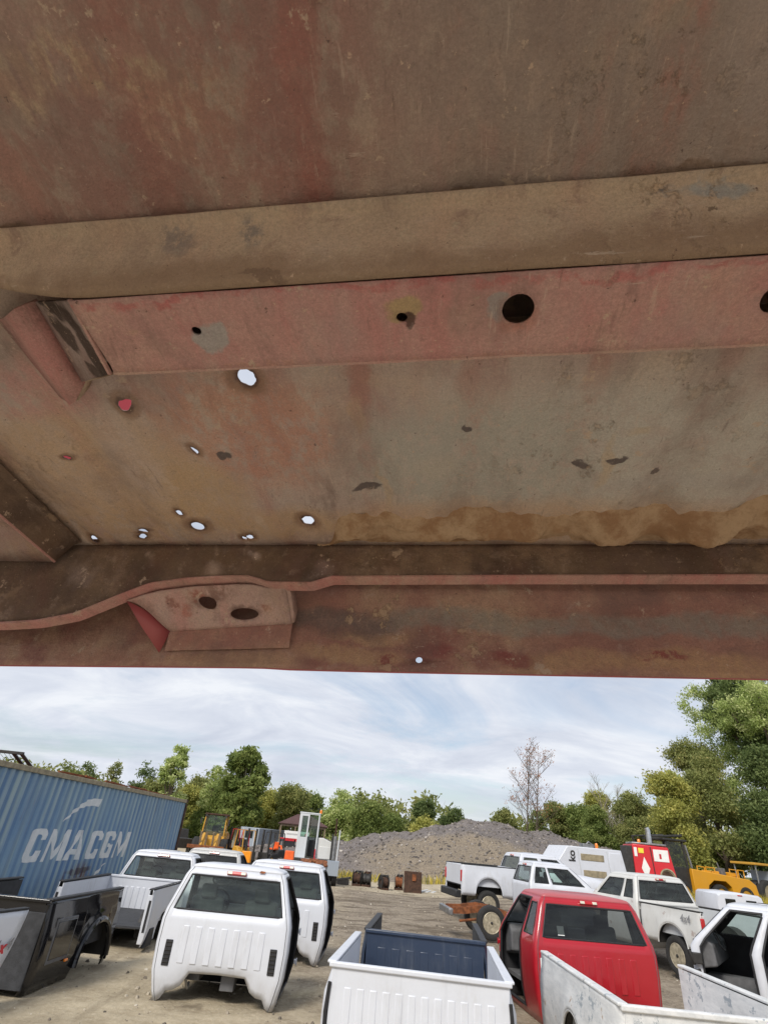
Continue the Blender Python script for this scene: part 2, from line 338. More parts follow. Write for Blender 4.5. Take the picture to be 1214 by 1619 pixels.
# ------------------------------------------------------------------ gravel pile
def bumpf(x, y, cx, cy, rx, ry, h):
    d = math.hypot((x - cx) / rx, (y - cy) / ry); return h * max(0.0, 1 - d) ** 0.85 if d < 1 else 0
def pile_h(x, y):
    h = max(bumpf(x, y, 12.0, 56, 17, 15, 4.9), bumpf(x, y, 17.8, 58, 14, 15, 4.5), bumpf(x, y, 23, 57, 11, 13, 3.6), bumpf(x, y, 4.5, 54, 12, 12.5, 3.2), bumpf(x, y, -2, 55, 11, 11, 2.2), bumpf(x, y, 28.5, 57, 10, 12, 3.3))
    h2 = bumpf(x, y, 7.5, 48.5, 9.5, 7.5, 2.4)
    h = max(h, h2) + 0.25 * min(h, h2)
    if h <= 0: return -0.3
    return h * (1 + 0.10 * noise.noise((x * 0.35, y * 0.35, 2))) + 0.22 * noise.noise((x * 0.9, y * 0.9, 5)) + 0.09 * noise.noise((x * 2.6, y * 2.6, 1)) - 0.15
mb = MB(); xs = np.arange(-15, 39.01, 0.3); ys = np.arange(40, 74.01, 0.3)
mb.grid([[(x, y, pile_h(x, y)) for x in xs] for y in ys])
t = NT('gravel', 0.95); X, Y, Z = t.xyz(); wv = t.warp(0.5, 2.2); wX, wY, wZ = t.xyz(wv)
n2 = t.noise(1.4, 8, 0.7); n3 = t.noise(7, 8, 0.75)
c = t.mix(t.step(n3, 0.35, 0.65), S(96, 90, 88), S(138, 130, 126)); c = t.mix(t.step(n2, 0.35, 0.7, 0, 0.4), c, S(104, 96, 92))
brown = t.mix(t.step(n3, 0.35, 0.65), S(120, 108, 92), S(154, 140, 120))
c = t.mix(t.math('MULTIPLY', t.blob((8.0, 45.5, 1.0), (8.0, 6.5, 3.0), wv, 1.1, 0.75), 0.9), c, brown)
c = t.mix(t.step(t.voro(9), 0.22, 0.1, 0, 0.5), c, t.mix(t.noise(30, 2), S(80, 74, 70), S(190, 184, 176)))
t.base(c); t.bump(t.math('ADD', n3, t.math('MULTIPLY', t.step(t.voro(9), 0.3, 0.0), 0.7)), 0.8, 0.12); 
o = mb.build('gravel_pile', t.m, fix=False, angle=180); tag(o, 'long heap of grey brown gravel in front of the trees', 'gravel pile')
pts = []
while len(pts) < 14000:
    x, y = rs.uniform(-13, 34), rs.uniform(41, 60)
    h = pile_h(x, y)
    if h > 0.02: pts.append((x, y, h))
o2 = rock_mesh('pile_stones', pts, 0.03 + 0.14 * rs.rand(len(pts)) ** 4, 'pile_stone', 5); o2.parent = o; o2['kind'] = 'stuff'
T4 = Matrix.Translation
# ------------------------------------------------------------------ the rusty truck bed held overhead, seen from below
e1 = Vector((0.9863, -0.1631, 0.0228)); e2 = Vector((0.1643, 0.9839, -0.0700)); e3 = e1.cross(e2).normalized(); e1 = e2.cross(e3).normalized()
bed = thing('truck_bed', 'rusty red truck bed raised overhead, its dirty underside with cross member and holes', 'truck bed')
mw = Matrix((e1, e2.normalized(), e3)).transposed().to_4x4(); mw.translation = (0, 0, CAM_H); bed.matrix_world = mw
HF = 0.55
def sheet(outline, holes, res, fz, axes=None, uvs=None):
    """flat sheet with real holes: constrained triangulation over a grid"""
    (a0, b0), (a1, b1) = outline; pts = []; edges = []; hp = []
    for hx, hy, rx, ry, an, k in holes:
        n = 22; ring = []; i0 = len(pts)
        for j in range(n):
            q = 2 * math.pi * j / n; w_ = 1 + k * (noise.noise((math.cos(q) * 1.5 + hx * 50, math.sin(q) * 1.5, hy * 40)))
            x, y = rx * w_ * math.cos(q), ry * w_ * math.sin(q); x, y = x * math.cos(an) - y * math.sin(an), x * math.sin(an) + y * math.cos(an)
            ring.append((hx + x, hy + y))
        pts += ring; edges += [(i0 + j, i0 + (j + 1) % n) for j in range(n)]; hp.append(ring)
    for a in np.arange(a0, a1 + 1e-6, res):
        for b in np.arange(b0, b1 + 1e-6, res):
            if all(math.hypot(a - h[0], b - h[1]) > max(h[2], h[3]) * 1.25 for h in holes): pts.append((a, b))
    vs, _, fs, *_ = delaunay_2d_cdt([Vector(p) for p in pts], edges, [], 0, 1e-6)
    def inside(c):
        for ring in hp:
            k = False; j = len(ring) - 1
            for i in range(len(ring)):
                (xi, yi), (xj, yj) = ring[i], ring[j]
                if (yi > c[1]) != (yj > c[1]) and c[0] < (xj - xi) * (c[1] - yi) / (yj - yi) + xi: k = not k
                j = i
            if k: return True
        return False
    F = [f for f in fs if not inside([sum(vs[i][k] for i in f) / len(f) for k in (0, 1)])]
    mb = MB(); mb.add([fz(v[0], v[1]) for v in vs], F); return mb
RIBS = [-0.74, -0.585, -0.43, -0.275, -0.128, 0.027, 0.18, 0.335, 0.49, 0.645]
def rib(u):
    d = min(abs(u - r_) for r_ in RIBS); return ss(0.034, 0.016, d)
def floor_w(u, v):
    return (u, v, HF + 0.008 * rib(u) * ss(0.86, 0.82, v) + 0.0016 * noise.noise((u * 7, v * 5, 0)) + 0.0006 * noise.noise((u * 30, v * 30, 3)))
HOLES = [(-0.274, 0.456, 0.012, 0.014, 0.3, 0.25), (-0.468, 0.491, 0.0085, 0.013, 0.9, 0.3), (-0.403, 0.591, 0.0068, 0.0075, 0, 0.5), (-0.624, 0.597, 0.006, 0.0045, 0.4, 0.4),
         (-0.482, 0.799, 0.0125, 0.013, 0, 0.05), (-0.5, 0.755, 0.0055, 0.0075, 0, 0.4), (-0.722, 0.846, 0.007, 0.010, 0, 0.3), (-0.614, 0.836, 0.008, 0.006, 0.6, 0.5), (-0.606, 0.822, 0.009, 0.003, 0.9, 0.3),
         (-0.39, 0.836, 0.007, 0.007, 0, 0.4), (-0.403, 0.842, 0.006, 0.005, 0, 0.4), (-0.266, 0.793, 0.011, 0.013, 0.4, 0.2)]
def lift(c, g=1.0):
    q = [g * k * x / (1 + (k - 1) * 0.5 * x) for x, k in zip(c, (2.5, 2.45, 3.0))]; m_ = max(1.0, max(q) / 0.68); return tuple(x / m_ for x in q)
def underside(name, a, b, red, redamt, tanamt, blobs=(), streak=True, rough=0.85, band=None, flake=0.35, gain=1.0, zone=None, sheen=0.3):
    t = NT(name, rough); t.set(Specular_IOR_Level=sheen)
    a, b, red = lift(a, gain), lift(b, gain), lift(red, gain); blobs = [(q[0], q[1], lift(q[2], gain * (q[4] if len(q) > 4 else 1.0)), q[3], q[5] if len(q) > 5 else 0) for q in blobs]
    c0 = t.c; wv = t.warp(7, 0.07); t.c = wv; wv = t.warp(45, 0.022); t.c = c0; wl = t.warp(2.2, 0.12)
    patch = t.step(t.noise(38, 6, 0.72, t.map((1.3, 0.8, 1), (5, 1, 2))), 0.38, 0.56, 0.1, 1.0)
    patch2 = t.math('MULTIPLY_ADD', patch, 0.45, 0.55)
    big = t.noise(3.0, 7, 0.62); mid = t.noise(9, 8, 0.68); fine = t.noise(60, 6, 0.75); vfine = t.noise(260, 3, 0.8)
    stv = t.noise(7, 6, 0.62, t.map((2.6, 0.5, 1.0), vec=wl)); smear = t.noise(26, 7, 0.7, t.map((1.0, 0.22, 1.0), (3, 1, 7), (0, 0, R(9)), vec=wl))
    c = t.mix(t.step(mid, 0.3, 0.7), a, b)
    if zone: c = t.mix(t.blob(zone[0], zone[1], wv), c, t.mix(t.step(mid, 0.3, 0.7), lift(zone[2], zone[4]), lift(zone[3], zone[4])))
    c = t.mix(t.math('MULTIPLY', t.step(stv, 0.46, 0.68), redamt), c, red)
    c = t.mix(t.math('MULTIPLY', t.math('MULTIPLY', t.step(big, 0.44, 0.62), t.step(mid, 0.38, 0.62)), tanamt), c, lift(S(158, 132, 102)))
    c = t.mix(t.step(smear, 0.55, 0.72, 0, 0.45), c, lift(S(156, 136, 116), gain)); c = t.mix(t.step(smear, 0.46, 0.30, 0, 0.5), c, lift(S(78, 60, 52), gain))
    smk = t.step(t.noise(60, 6, 0.72, t.map((1.0, 0.3, 1.0), (2, 2, 3), (0, 0, R(-14)))), 0.42, 0.56)
    if streak:
        U, V, W = t.xyz(wv); f = None
        for r_ in RIBS:
            d = t.math('ABSOLUTE', t.math('SUBTRACT', U, r_)); k = t.step(d, 0.006, 0.022, 1.0, 0.0); f = k if f is None else t.math('MAXIMUM', f, k)
        f = t.math('MULTIPLY', t.math('MULTIPLY', f, t.step(V, 0.70, 0.60)), t.step(t.noise(6, 3, 0.5, t.map((1, 0.6, 1), (2, 9, 1))), 0.38, 0.58, 0.0, 0.6))
        c = t.mix(f, c, lift(S(126, 82, 68), 1.15))
    t.c = c0; wf = t.warp(70, 0.009)
    for bc, br, colr, amt, *ring in blobs:
        if ring and ring[0]: c = t.mix(t.math('MULTIPLY', t.blob(bc, br, wf, 1.25, 0.75), amt), c, colr); continue
        c = t.mix(t.math('MULTIPLY', t.math('MULTIPLY', t.blob(bc, br, wv, 1.35, 0.6), patch if amt < 0.69 else (patch2 if amt < 0.8 else smk)) if amt < 0.89 else t.blob(bc, br, wv), amt), c, colr)
    c = t.mix(t.step(fine, 0.56, 0.72, 0, 0.3), c, tuple(min(.7, x * 1.35) for x in b)); c = t.mix(t.step(fine, 0.42, 0.30, 0, 0.35), c, tuple(x * 0.5 for x in a))
    c = t.mix(t.step(vfine, 0.35, 0.65, 0.0, 0.16), c, (0.05, 0.04, 0.03))
    spk = t.noise(24, 5, 0.7, t.map((1, 1, 1), (7, 3, 1))); c = t.mix(t.step(spk, 0.63, 0.67, 0, 0.75), c, lift(S(176, 152, 124))); c = t.mix(t.step(spk, 0.30, 0.27, 0, 0.6), c, S(60, 46, 38))
    fl_ = t.noise(17, 9, 0.78, t.map((1.1, 0.8, 1), (2, 6, 5))); zone = t.step(t.noise(2.6, 4, 0.55, t.map((1, 1, 1), (8, 1, 6))), 0.48, 0.62)
    chip = t.math('MULTIPLY', t.step(fl_, 0.575, 0.60), zone); c = t.mix(t.math('MULTIPLY', chip, flake), c, lift(S(164, 136, 104)))
    chip2 = t.math('MULTIPLY', t.step(fl_, 0.355, 0.33), zone); c = t.mix(t.math('MULTIPLY', chip2, flake * 0.8), c, lift(S(78, 56, 46)))
    blot = t.noise(5, 6, 0.66, t.map((1.4, 0.7, 1), (3, 3, 9))); c = t.mix(t.step(blot, 0.5, 0.68, 0, 0.45), c, lift(S(92, 76, 66))); c = t.mix(t.step(blot, 0.46, 0.3, 0, 0.35), c, lift(S(132, 118, 108)))
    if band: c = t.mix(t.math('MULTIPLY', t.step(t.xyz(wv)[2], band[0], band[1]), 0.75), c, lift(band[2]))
    grit = t.noise(420, 4, 0.85); c = t.mix(t.step(grit, 0.36, 0.64, 0.0, 0.24), c, lift(S(70, 58, 50))); c = t.mix(t.step(t.noise(190, 5, 0.8), 0.60, 0.70, 0, 0.35), c, lift(S(176, 156, 132)))
    s1 = t.noise(150, 5, 0.75, t.map((1.0, 0.10, 1.0), (0, 3, 1), (0, 0, R(6)))); s2 = t.noise(120, 5, 0.75, t.map((0.12, 1.0, 1.0), (4, 1, 1), (0, 0, R(28)))); zz2 = t.step(t.noise(3.4, 4, 0.6, t.map((1, 1, 1), (1, 9, 2))), 0.45, 0.62)
    c = t.mix(t.math('MULTIPLY', t.step(s1, 0.60, 0.66), t.math('MULTIPLY', zz2, 0.40)), c, lift(S(172, 152, 130), gain)); c = t.mix(t.math('MULTIPLY', t.step(s2, 0.63, 0.68), t.math('MULTIPLY', zz2, 0.5)), c, lift(S(178, 160, 138), gain))
    c = t.mix(t.math('MULTIPLY', t.step(s1, 0.38, 0.31), 0.40), c, lift(S(74, 56, 48), gain))
    pit = t.noise(95, 5, 0.7, t.map((1, 1, 1), (5, 5, 5))); c = t.mix(t.step(pit, 0.335, 0.30, 0, 0.75), c, lift(S(58, 42, 36))); c = t.mix(t.step(pit, 0.655, 0.69, 0, 0.7), c, lift(S(180, 152, 122), gain))
    t.base(c); t.bump(t.math('ADD', t.math('ADD', t.math('MULTIPLY', mid, 0.6), t.math('MULTIPLY', fine, 0.6)), t.math('ADD', t.math('MULTIPLY', grit, 0.25), t.math('MULTIPLY', t.math('ADD', t.math('MULTIPLY', chip, 0.4), pit), 0.6))), 0.8, 0.006)
    t.set(Roughness=t.step(mid, 0.3, 0.75, rough - 0.12, min(1.0, rough + 0.25)))
    M[name] = t.m; return t.m
TANC, GREY, DARK, REDC, GREEN = S(186, 160, 118), S(104, 100, 92), S(48, 38, 32), S(142, 70, 62), S(112, 112, 100)
fb = [((-0.29, 0.125, HF), (0.085, 0.014, 1), S(192, 164, 122), 0.88, 1.9), ((-0.335, 0.108, HF), (0.035, 0.016, 1), S(192, 164, 122), 0.88, 1.9), ((-0.365, 0.13, HF), (0.02, 0.02, 1), S(184, 154, 118), 0.85, 1.7), ((-0.245, 0.155, HF), (0.03, 0.03, 1), S(184, 150, 116), 0.8, 1.6), ((-0.215, 0.14, HF), (0.05, 0.03, 1), S(160, 132, 98), 0.4),
      ((-0.44, 0.20, HF), (0.06, 0.05, 1), S(168, 128, 106), 0.5), ((-0.12, 0.15, HF), (0.02, 0.12, 1), S(132, 74, 62), 0.7), ((0.16, 0.128, HF), (0.022, 0.018, 1), S(160, 136, 98), 0.6), ((0.12, 0.151, HF), (0.018, 0.02, 1), S(160, 136, 104), 0.5),
      ((-0.16, 0.05, HF), (0.16, 0.2, 1), S(116, 70, 60), 0.68), ((-0.36, 0.2, HF), (0.12, 0.12, 1), S(112, 74, 64), 0.6), ((0.10, 0.12, HF), (0.17, 0.12, 1), S(112, 92, 76), 0.4), ((0.26, 0.64, HF), (0.40, 0.17, 1), GREEN, 0.75, 1.9), ((0.02, 0.63, HF), (0.20, 0.12, 1), GREEN, 0.65, 1.35), ((0.25, 0.13, HF), (0.3, 0.15, 1), S(116, 106, 94), 0.6), ((0.0, 0.25, HF), (1.2, 0.007, 1), S(88, 66, 44), 0.79), ((0.0, 0.385, HF), (1.2, 0.012, 1), S(96, 86, 74), 0.6),
      ((-0.30, 0.56, HF), (0.14, 0.13, 1), S(134, 88, 66), 0.6, 1.4), ((-0.60, 0.64, HF), (0.20, 0.16, 1), S(180, 146, 108), 0.79, 1.9), ((-0.44, 0.70, HF), (0.10, 0.08, 1), S(172, 140, 98), 0.7, 1.3), ((0.15, 0.80, HF), (0.46, 0.065, 1), S(150, 122, 92), 0.79, 1.2), ((-0.33, 0.79, HF), (0.16, 0.05, 1), S(168, 136, 98), 0.7, 1.2), ((-0.6, 0.80, HF), (0.25, 0.06, 1), S(150, 122, 88), 0.65, 1.3), ((-0.52, 0.60, HF), (0.035, 0.12, 1), S(138, 124, 112), 0.6, 1.3),
      ((-0.60, 0.46, HF), (0.10, 0.05, 1), S(176, 116, 104), 0.65, 1.1), ((0.40, 0.69, HF), (0.19, 0.018, 1), S(150, 146, 134), 0.75), ((0.223, 0.64, HF), (0.007, 0.06, 1), S(176, 152, 118), 0.7), ((0.262, 0.575, HF), (0.03, 0.008, 1), S(176, 152, 118), 0.6),
      ((-0.133, 0.53, HF), (0.010, 0.03, 1), S(190, 158, 122), 0.7), ((-0.118, 0.70, HF), (0.006, 0.06, 1), S(176, 152, 118), 0.7), ((-0.02, 0.64, HF), (0.035, 0.03, 1), S(176, 160, 134), 0.35)]
for q in HOLES:                                      # rust rings round the holes
    fb.append(((q[0], q[1], HF), (q[2] * 2.4, q[3] * 2.2, 1), S(112, 84, 60), 0.75, 1.0, 1)); fb.append(((q[0], q[1], HF), (q[2] * 1.32, q[3] * 1.3, 1), S(62, 40, 28), 0.9, 1.0, 1))
for q in ((0.186, 0.642, 0.011, 0.009), (0.231, 0.625, 0.009, 0.006), (-0.143, 0.691, 0.018, 0.01), (0.30, 0.665, 0.01, 0.006), (-0.36, 0.60, 0.012, 0.012), (0.02, 0.56, 0.006, 0.006)):
    fb.append(((q[0], q[1], HF), (q[2], q[3], 1), S(58, 52, 50), 0.95))
underside('floor_metal', S(112, 96, 82), S(140, 122, 104), S(132, 86, 76), 0.5, 0.4, fb, zone=((0.0, 0.66, HF), (1.6, 0.27, 1), S(106, 92, 82), S(142, 130, 116), 1.7), sheen=0.8, rough=0.5)  # zone and far blob gains put the far floor's brighter light into colour
mb = sheet(((-1.25, -0.552), (0.95, 0.868)), HOLES, 0.02, floor_w)
mb.build('floor_panel', 'floor_metal', bed, solid=0.0015, offset=1.0, angle=180)
underside('lit_pink_lip', S(176, 132, 116), S(200, 162, 140), S(160, 104, 94), 0.4, 0.3, (), streak=False, gain=1.5)  # paler pink stands in for light catching the cross member's lip
# cross member: near wall (dusty) and bottom face (red, with holes), far wall
chb = [((-0.27, 0.245, 0.53), (0.018, 0.014, 0.03), S(86, 80, 70), 0.85), ((-0.202, 0.25, 0.53), (0.012, 0.014, 0.03), S(80, 76, 68), 0.85), ((0.222, 0.245, 0.53), (0.045, 0.02, 0.012), S(98, 98, 90), 0.95), ((0.19, 0.245, 0.535), (0.012, 0.02, 0.008), S(60, 62, 60), 0.95), ((-0.18, 0.268, 0.475), (0.03, 0.02, 0.004), S(52, 46, 42), 0.9)]
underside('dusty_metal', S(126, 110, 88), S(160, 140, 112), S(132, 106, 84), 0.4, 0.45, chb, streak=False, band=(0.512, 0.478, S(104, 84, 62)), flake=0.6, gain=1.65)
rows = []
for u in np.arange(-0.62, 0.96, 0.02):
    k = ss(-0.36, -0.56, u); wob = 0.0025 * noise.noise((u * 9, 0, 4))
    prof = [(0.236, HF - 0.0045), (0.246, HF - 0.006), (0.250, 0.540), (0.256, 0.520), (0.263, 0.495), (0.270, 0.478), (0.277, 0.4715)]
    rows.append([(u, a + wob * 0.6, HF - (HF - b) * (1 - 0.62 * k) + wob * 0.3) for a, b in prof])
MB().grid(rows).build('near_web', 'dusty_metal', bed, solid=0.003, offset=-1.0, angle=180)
rd = [((-0.258, 0.326, 0.47), (0.017, 0.018, 1), S(118, 116, 108), 0.9), ((-0.052, 0.304, 0.47), (0.020, 0.014, 1), S(126, 108, 72), 0.9), ((0.044, 0.307, 0.47), (0.013, 0.017, 1), S(116, 112, 104), 0.9),
      ((-0.335, 0.31, 0.47), (0.006, 0.004, 1), S(200, 150, 124), 0.8), ((-0.05, 0.318, 0.47), (0.008, 0.008, 1), S(52, 34, 28), 0.9), ((0.063, 0.316, 0.47), (0.020, 0.021, 1), S(156, 92, 70), 0.5), ((0.1, 0.368, 0.47), (0.6, 0.004, 1), S(196, 140, 118), 0.8), ((-0.1, 0.28, 0.47), (0.5, 0.004, 1), S(132, 56, 54), 0.5)]  # long pale strip paints the lit far edge
underside('red_oxide', S(132, 96, 86), S(156, 120, 106), S(144, 84, 78), 0.45, 0.25, rd, streak=False, gain=1.25)
mb = sheet(((-0.3825, 0.277), (0.9575, 0.367)), [(-0.264, 0.319, 0.0052, 0.0052, 0, 0.1), (-0.0485, 0.3165, 0.0055, 0.0055, 0, 0.1), (0.064, 0.315, 0.0155, 0.0165, 0, 0.03), (0.297, 0.318, 0.0155, 0.0165, 0, 0.03)], 0.01,
           lambda u, v: (u, v, 0.4705 + 0.0008 * noise.noise((u * 12, v * 12, 0)) - 0.002 * ss(0.355, 0.367, v)))
mb.build('bottom_web', 'red_oxide', bed, solid=0.003, offset=-1.0, angle=180)
MB().tube([(u, 0.3685 + 0.0012 * noise.noise((u * 20, 0, 0)), 0.4692) for u in np.arange(-0.384, 0.96, 0.03)], 0.0034, 6).build('web_edge', 'lit_pink_lip', bed)
MB().grid([[(u, 0.369, 0.471), (u, 0.378, HF - 0.002), (u, 0.40, HF - 0.0015)] for u in np.arange(-0.384, 0.96, 0.1)]).build('far_web', 'dusty_metal', bed, solid=0.003)
# open left end of the cross member: rust-blotched end plate and red outer flange
eb = [((-0.43, 0.305, 0.5), (0.04, 0.014, 1), DARK, 0.95), ((-0.445, 0.34, 0.5), (0.022, 0.02, 1), DARK, 0.95), ((-0.40, 0.345, 0.5), (0.014, 0.06, 1), DARK, 0.95), ((-0.42, 0.385, 0.5), (0.024, 0.014, 1), DARK, 0.9)]
underside('end_metal', S(118, 104, 94), S(136, 120, 108), S(120, 88, 80), 0.4, 0.1, eb, streak=False)
P = [(-0.383, 0.277, 0.4712), (-0.392, 0.371, 0.4712), (-0.481, 0.424, 0.526), (-0.468, 0.308, 0.526)]
MB().grid([[tuple(Vector(P[0]).lerp(Vector(P[3]), k)), tuple(Vector(P[1]).lerp(Vector(P[2]), k))] for k in (0, 0.34, 0.67, 1)]).build('end_plate', 'end_metal', bed, solid=0.003, offset=-1)
MB().tube([P[0], P[1]], 0.003, 6).build('end_edge', 'red_oxide', bed)
Q = [[(-0.468, 0.306, 0.527), (-0.481, 0.426, 0.527)], [(-0.478, 0.306, 0.519), (-0.490, 0.436, 0.517)], [(-0.490, 0.308, 0.515), (-0.500, 0.446, 0.513)], [(-0.508, 0.318, 0.519), (-0.514, 0.455, 0.517)], [(-0.528, 0.33, 0.534), (-0.530, 0.462, 0.533)], [(-0.55, 0.34, 0.5455), (-0.548, 0.466, 0.5455)]]
MB().grid(Q).build('end_flange', 'red_oxide', bed, solid=0.003, offset=-1)
MB().grid([[(-0.39, 0.371, 0.4712), (-0.481, 0.425, 0.526), (-0.50, 0.447, 0.514)], [(-0.39, 0.378, 0.548), (-0.481, 0.431, 0.548), (-0.50, 0.452, 0.548)]]).build('end_gusset', 'dusty_metal', bed, solid=0.002)
# lengthwise channel at the left
underside('dark_metal', S(66, 54, 43), S(92, 76, 58), S(84, 56, 46), 0.4, 0.45, [((-0.35, 0.9, 0.53), (0.5, 0.2, 0.03), S(98, 80, 58), 0.3)], streak=False)
mb = MB(); mb.grid([[(-0.752, v, HF - 0.001), (-0.768, v, HF - 0.008), (-0.786, v, 0.512), (-0.790, v, 0.503)] for v in np.arange(-0.55, 0.868, 0.05)]); mb.build('lengthwise_rail_web', 'dark_metal', bed, solid=0.002)
MB().tube([(-0.791, v, 0.502) for v in np.arange(-0.55, 0.868, 0.1)], 0.0028, 6).build('rail_edge', 'red_oxide', bed)
mb = MB(); mb.grid([[(-0.7915, v, 0.5035), (-0.95, v, 0.505), (-1.25, v, 0.505)] for v in np.arange(-0.55, 0.868, 0.05)]); mb.build('lengthwise_rail_base', 'floor_metal', bed, solid=0.002)
# crusted mud along the far edge of the floor
t = NT('dried_mud', 0.95); n2 = t.noise(14, 7, 0.7); n3 = t.noise(80, 6, 0.75)
c = t.mix(t.step(n2, 0.38, 0.6), lift(S(122, 94, 66), 1.1), lift(S(176, 146, 110), 1.5)); c = t.mix(t.step(n3, 0.5, 0.7, 0, 0.4), c, lift(S(118, 92, 68), 1.1)); t.base(c).set(Specular_IOR_Level=0.1); t.bump(t.math('ADD', n2, n3), 1.0, 0.01); M['dried_mud'] = t.m
rows = []; us = np.arange(-0.262, 0.9, 0.006)
for k in np.linspace(0, 1, 22) ** 1.4:
    r_ = []
    for u in us:
        v0 = 0.764 + 0.034 * noise.noise((u * 6.5, 0, 7.3)) + 0.022 * noise.noise((u * 19, 0, 2.1)) + 0.010 * noise.noise((u * 55, 0, 5)) + 0.10 * ss(-0.19, -0.25, u) - 0.03 * ss(0.36, 0.5, u)
        thick = (0.016 + 0.026 * noise.noise((u * 11, k * .8, 4.4)) + 0.014 * noise.noise((u * 26, k * 3, 1)) + 0.004 * noise.noise((u * 70, k * 8, 6))) * (1 - 0.95 * ss(-0.17, -0.25, u)) + 0.004 * ss(0.25, 0.5, u) + 0.003
        prof = math.sin(min(1.0, k * 1.1) ** 1.15 * math.pi)
        vv = v0 + (0.866 - v0) * k; r_.append((u, vv, floor_w(u, vv)[2] + 0.0012 - max(0.0, thick * prof * (1 - 0.65 * ss(0.45, 0.95, k))) + 0.003 * noise.noise((u * 45, k * 9, 3)) * prof))
    rows.append(r_)
mb = MB(); mb.grid(rows); mb.build('dried_mud', 'dried_mud', bed, angle=180)
# rear sill: inner web, pink flange, bracket, outer skirt
FL = [(-1.25, 0.371), (-0.859, 0.373), (-0.782, 0.379), (-0.71, 0.395), (-0.635, 0.434), (-0.58, 0.460), (-0.505, 0.472), (-0.42, 0.477), (-0.386, 0.477), (-0.362, 0.470), (-0.345, 0.464), (-0.262, 0.464), (-0.225, 0.477), (0.094, 0.481), (0.53, 0.485), (0.95, 0.487)]
def fl(u): return lerp(FL, u)
us = np.arange(-1.25, 0.951, 0.0125)
mb = MB(); mb.grid([[(u, 0.867 + 0.002 * noise.noise((u * 8, q, 1)), (HF + 0.002) + (fl(u) - HF) * q) for q in (0, 0.15, 0.35, 0.6, 0.85, 1)] for u in us]); mb.build('sill_web', 'dark_metal', bed, solid=0.002)
underside('pink_oxide', S(168, 112, 100), S(196, 150, 130), S(150, 84, 78), 0.5, 0.35, (), streak=False)
mb = MB(); mb.grid([[(u, 0.862, fl(u) + 0.003), (u, 0.861, fl(u)), (u, 0.8615, fl(u) - 0.0012), (u, 0.889, fl(u) - 0.002), (u, 0.889, fl(u) + 0.001)] for u in us]); mb.build('sill_flange', 'pink_oxide', bed, angle=60)
sk = [((-0.16, 0.95, 0.405), (0.08, 1, 0.014), S(150, 122, 88), 0.75), ((-0.20, 0.95, 0.365), (0.11, 1, 0.020), S(146, 118, 84), 0.75), ((0.20, 0.95, 0.36), (0.12, 1, 0.022), S(152, 120, 84), 0.77), ((0.43, 0.95, 0.36), (0.13, 1, 0.028), S(154, 120, 82), 0.78), ((-0.42, 0.95, 0.345), (0.12, 1, 0.02), S(140, 114, 84), 0.7),
      ((0.10, 0.95, 0.365), (0.035, 1, 0.014), S(84, 38, 38), 0.78), ((0.36, 0.95, 0.37), (0.045, 1, 0.009), S(88, 38, 36), 0.85), ((-0.04, 0.95, 0.37), (0.05, 1, 0.014), S(86, 42, 40), 0.75), ((-0.13, 0.95, 0.36), (0.02, 1, 0.012), S(84, 40, 38), 0.8),
      ((0.2, 0.95, 0.435), (0.6, 1, 0.022), S(92, 90, 78), 0.72), ((-0.22, 0.95, 0.43), (0.10, 1, 0.03), S(66, 54, 48), 0.75)]
underside('skirt_metal', S(92, 64, 54), S(112, 82, 66), S(98, 62, 54), 0.45, 0.75, sk, streak=False, flake=0.9, gain=1.6)
def lip(u): return lerp([(-1.3, 0.320), (-0.892, 0.322), (-0.36, 0.3325), (-0.31, 0.3305), (-0.134, 0.331), (0.516, 0.337), (1, 0.34)], u)
def skirt(u, q):   # q 0 at lip .. 1 at top
    wv_ = lip(u) + (0.575 - lip(u)) * q; return (u, 0.948 + 0.014 * math.sin(min(1, q * 1.45) * 2.6) - 0.02 * ss(0.75, 1.0, q), wv_)
mb = sheet(((-1.25, 0.0), (0.95, 1.0)), [(-0.064, (0.356 - 0.3315) / 0.243, 0.0062, 0.0062 / 0.243, 0, 0.02)], 0.05, lambda a, b: skirt(a, b))
mb.build('outer_skirt', 'skirt_metal', bed, solid=0.0015, offset=-1, angle=180)
MB().grid([[skirt(u, 1.0), (u, 0.90, 0.580), (u, 0.86, 0.562)] for u in np.arange(-1.25, 0.96, 0.1)]).build('skirt_light_stop', 'dark_metal', bed, solid=0.002)  # unseen sheet added to block sky light leaking in above the skirt
MB().tube([(u, 0.9485, lip(u)) for u in np.arange(-1.25, 0.95, 0.05)], 0.0018, 6).build('skirt_lip', 'faded_red', bed)
# bracket with two holes
bkb = [((-0.47, 0.91, 0.45), (0.035, 0.02, 0.02), S(84, 76, 70), 0.7), ((-0.46, 0.91, 0.45), (0.034, 0.05, 0.016), S(92, 70, 58), 0.85), ((-0.50, 0.9, 0.44), (0.02, 0.05, 0.01), S(104, 62, 50), 0.85), ((-0.36, 0.93, 0.43), (0.012, 0.05, 0.008), S(96, 56, 44), 0.85), ((-0.55, 0.9, 0.425), (0.012, 0.05, 0.008), S(96, 62, 50), 0.85), ((-0.40, 0.92, 0.42), (0.028, 0.03, 0.012), S(52, 38, 32), 0.7), ((-0.52, 0.92, 0.42), (0.014, 0.03, 0.01), S(120, 70, 58), 0.7), ((-0.33, 0.92, 0.43), (0.03, 0.05, 0.03), S(178, 146, 116), 0.5)]
underside('bracket_metal', S(146, 118, 104), S(172, 144, 126), S(150, 98, 88), 0.5, 0.5, bkb, streak=False, flake=0.7, gain=1.35)
A_, B_, C_, D_ = Vector((-0.629, 0.882, 0.434)), Vector((-0.318, 0.882, 0.470)), Vector((-0.312, 0.944, 0.420)), Vector((-0.554, 0.944, 0.399))
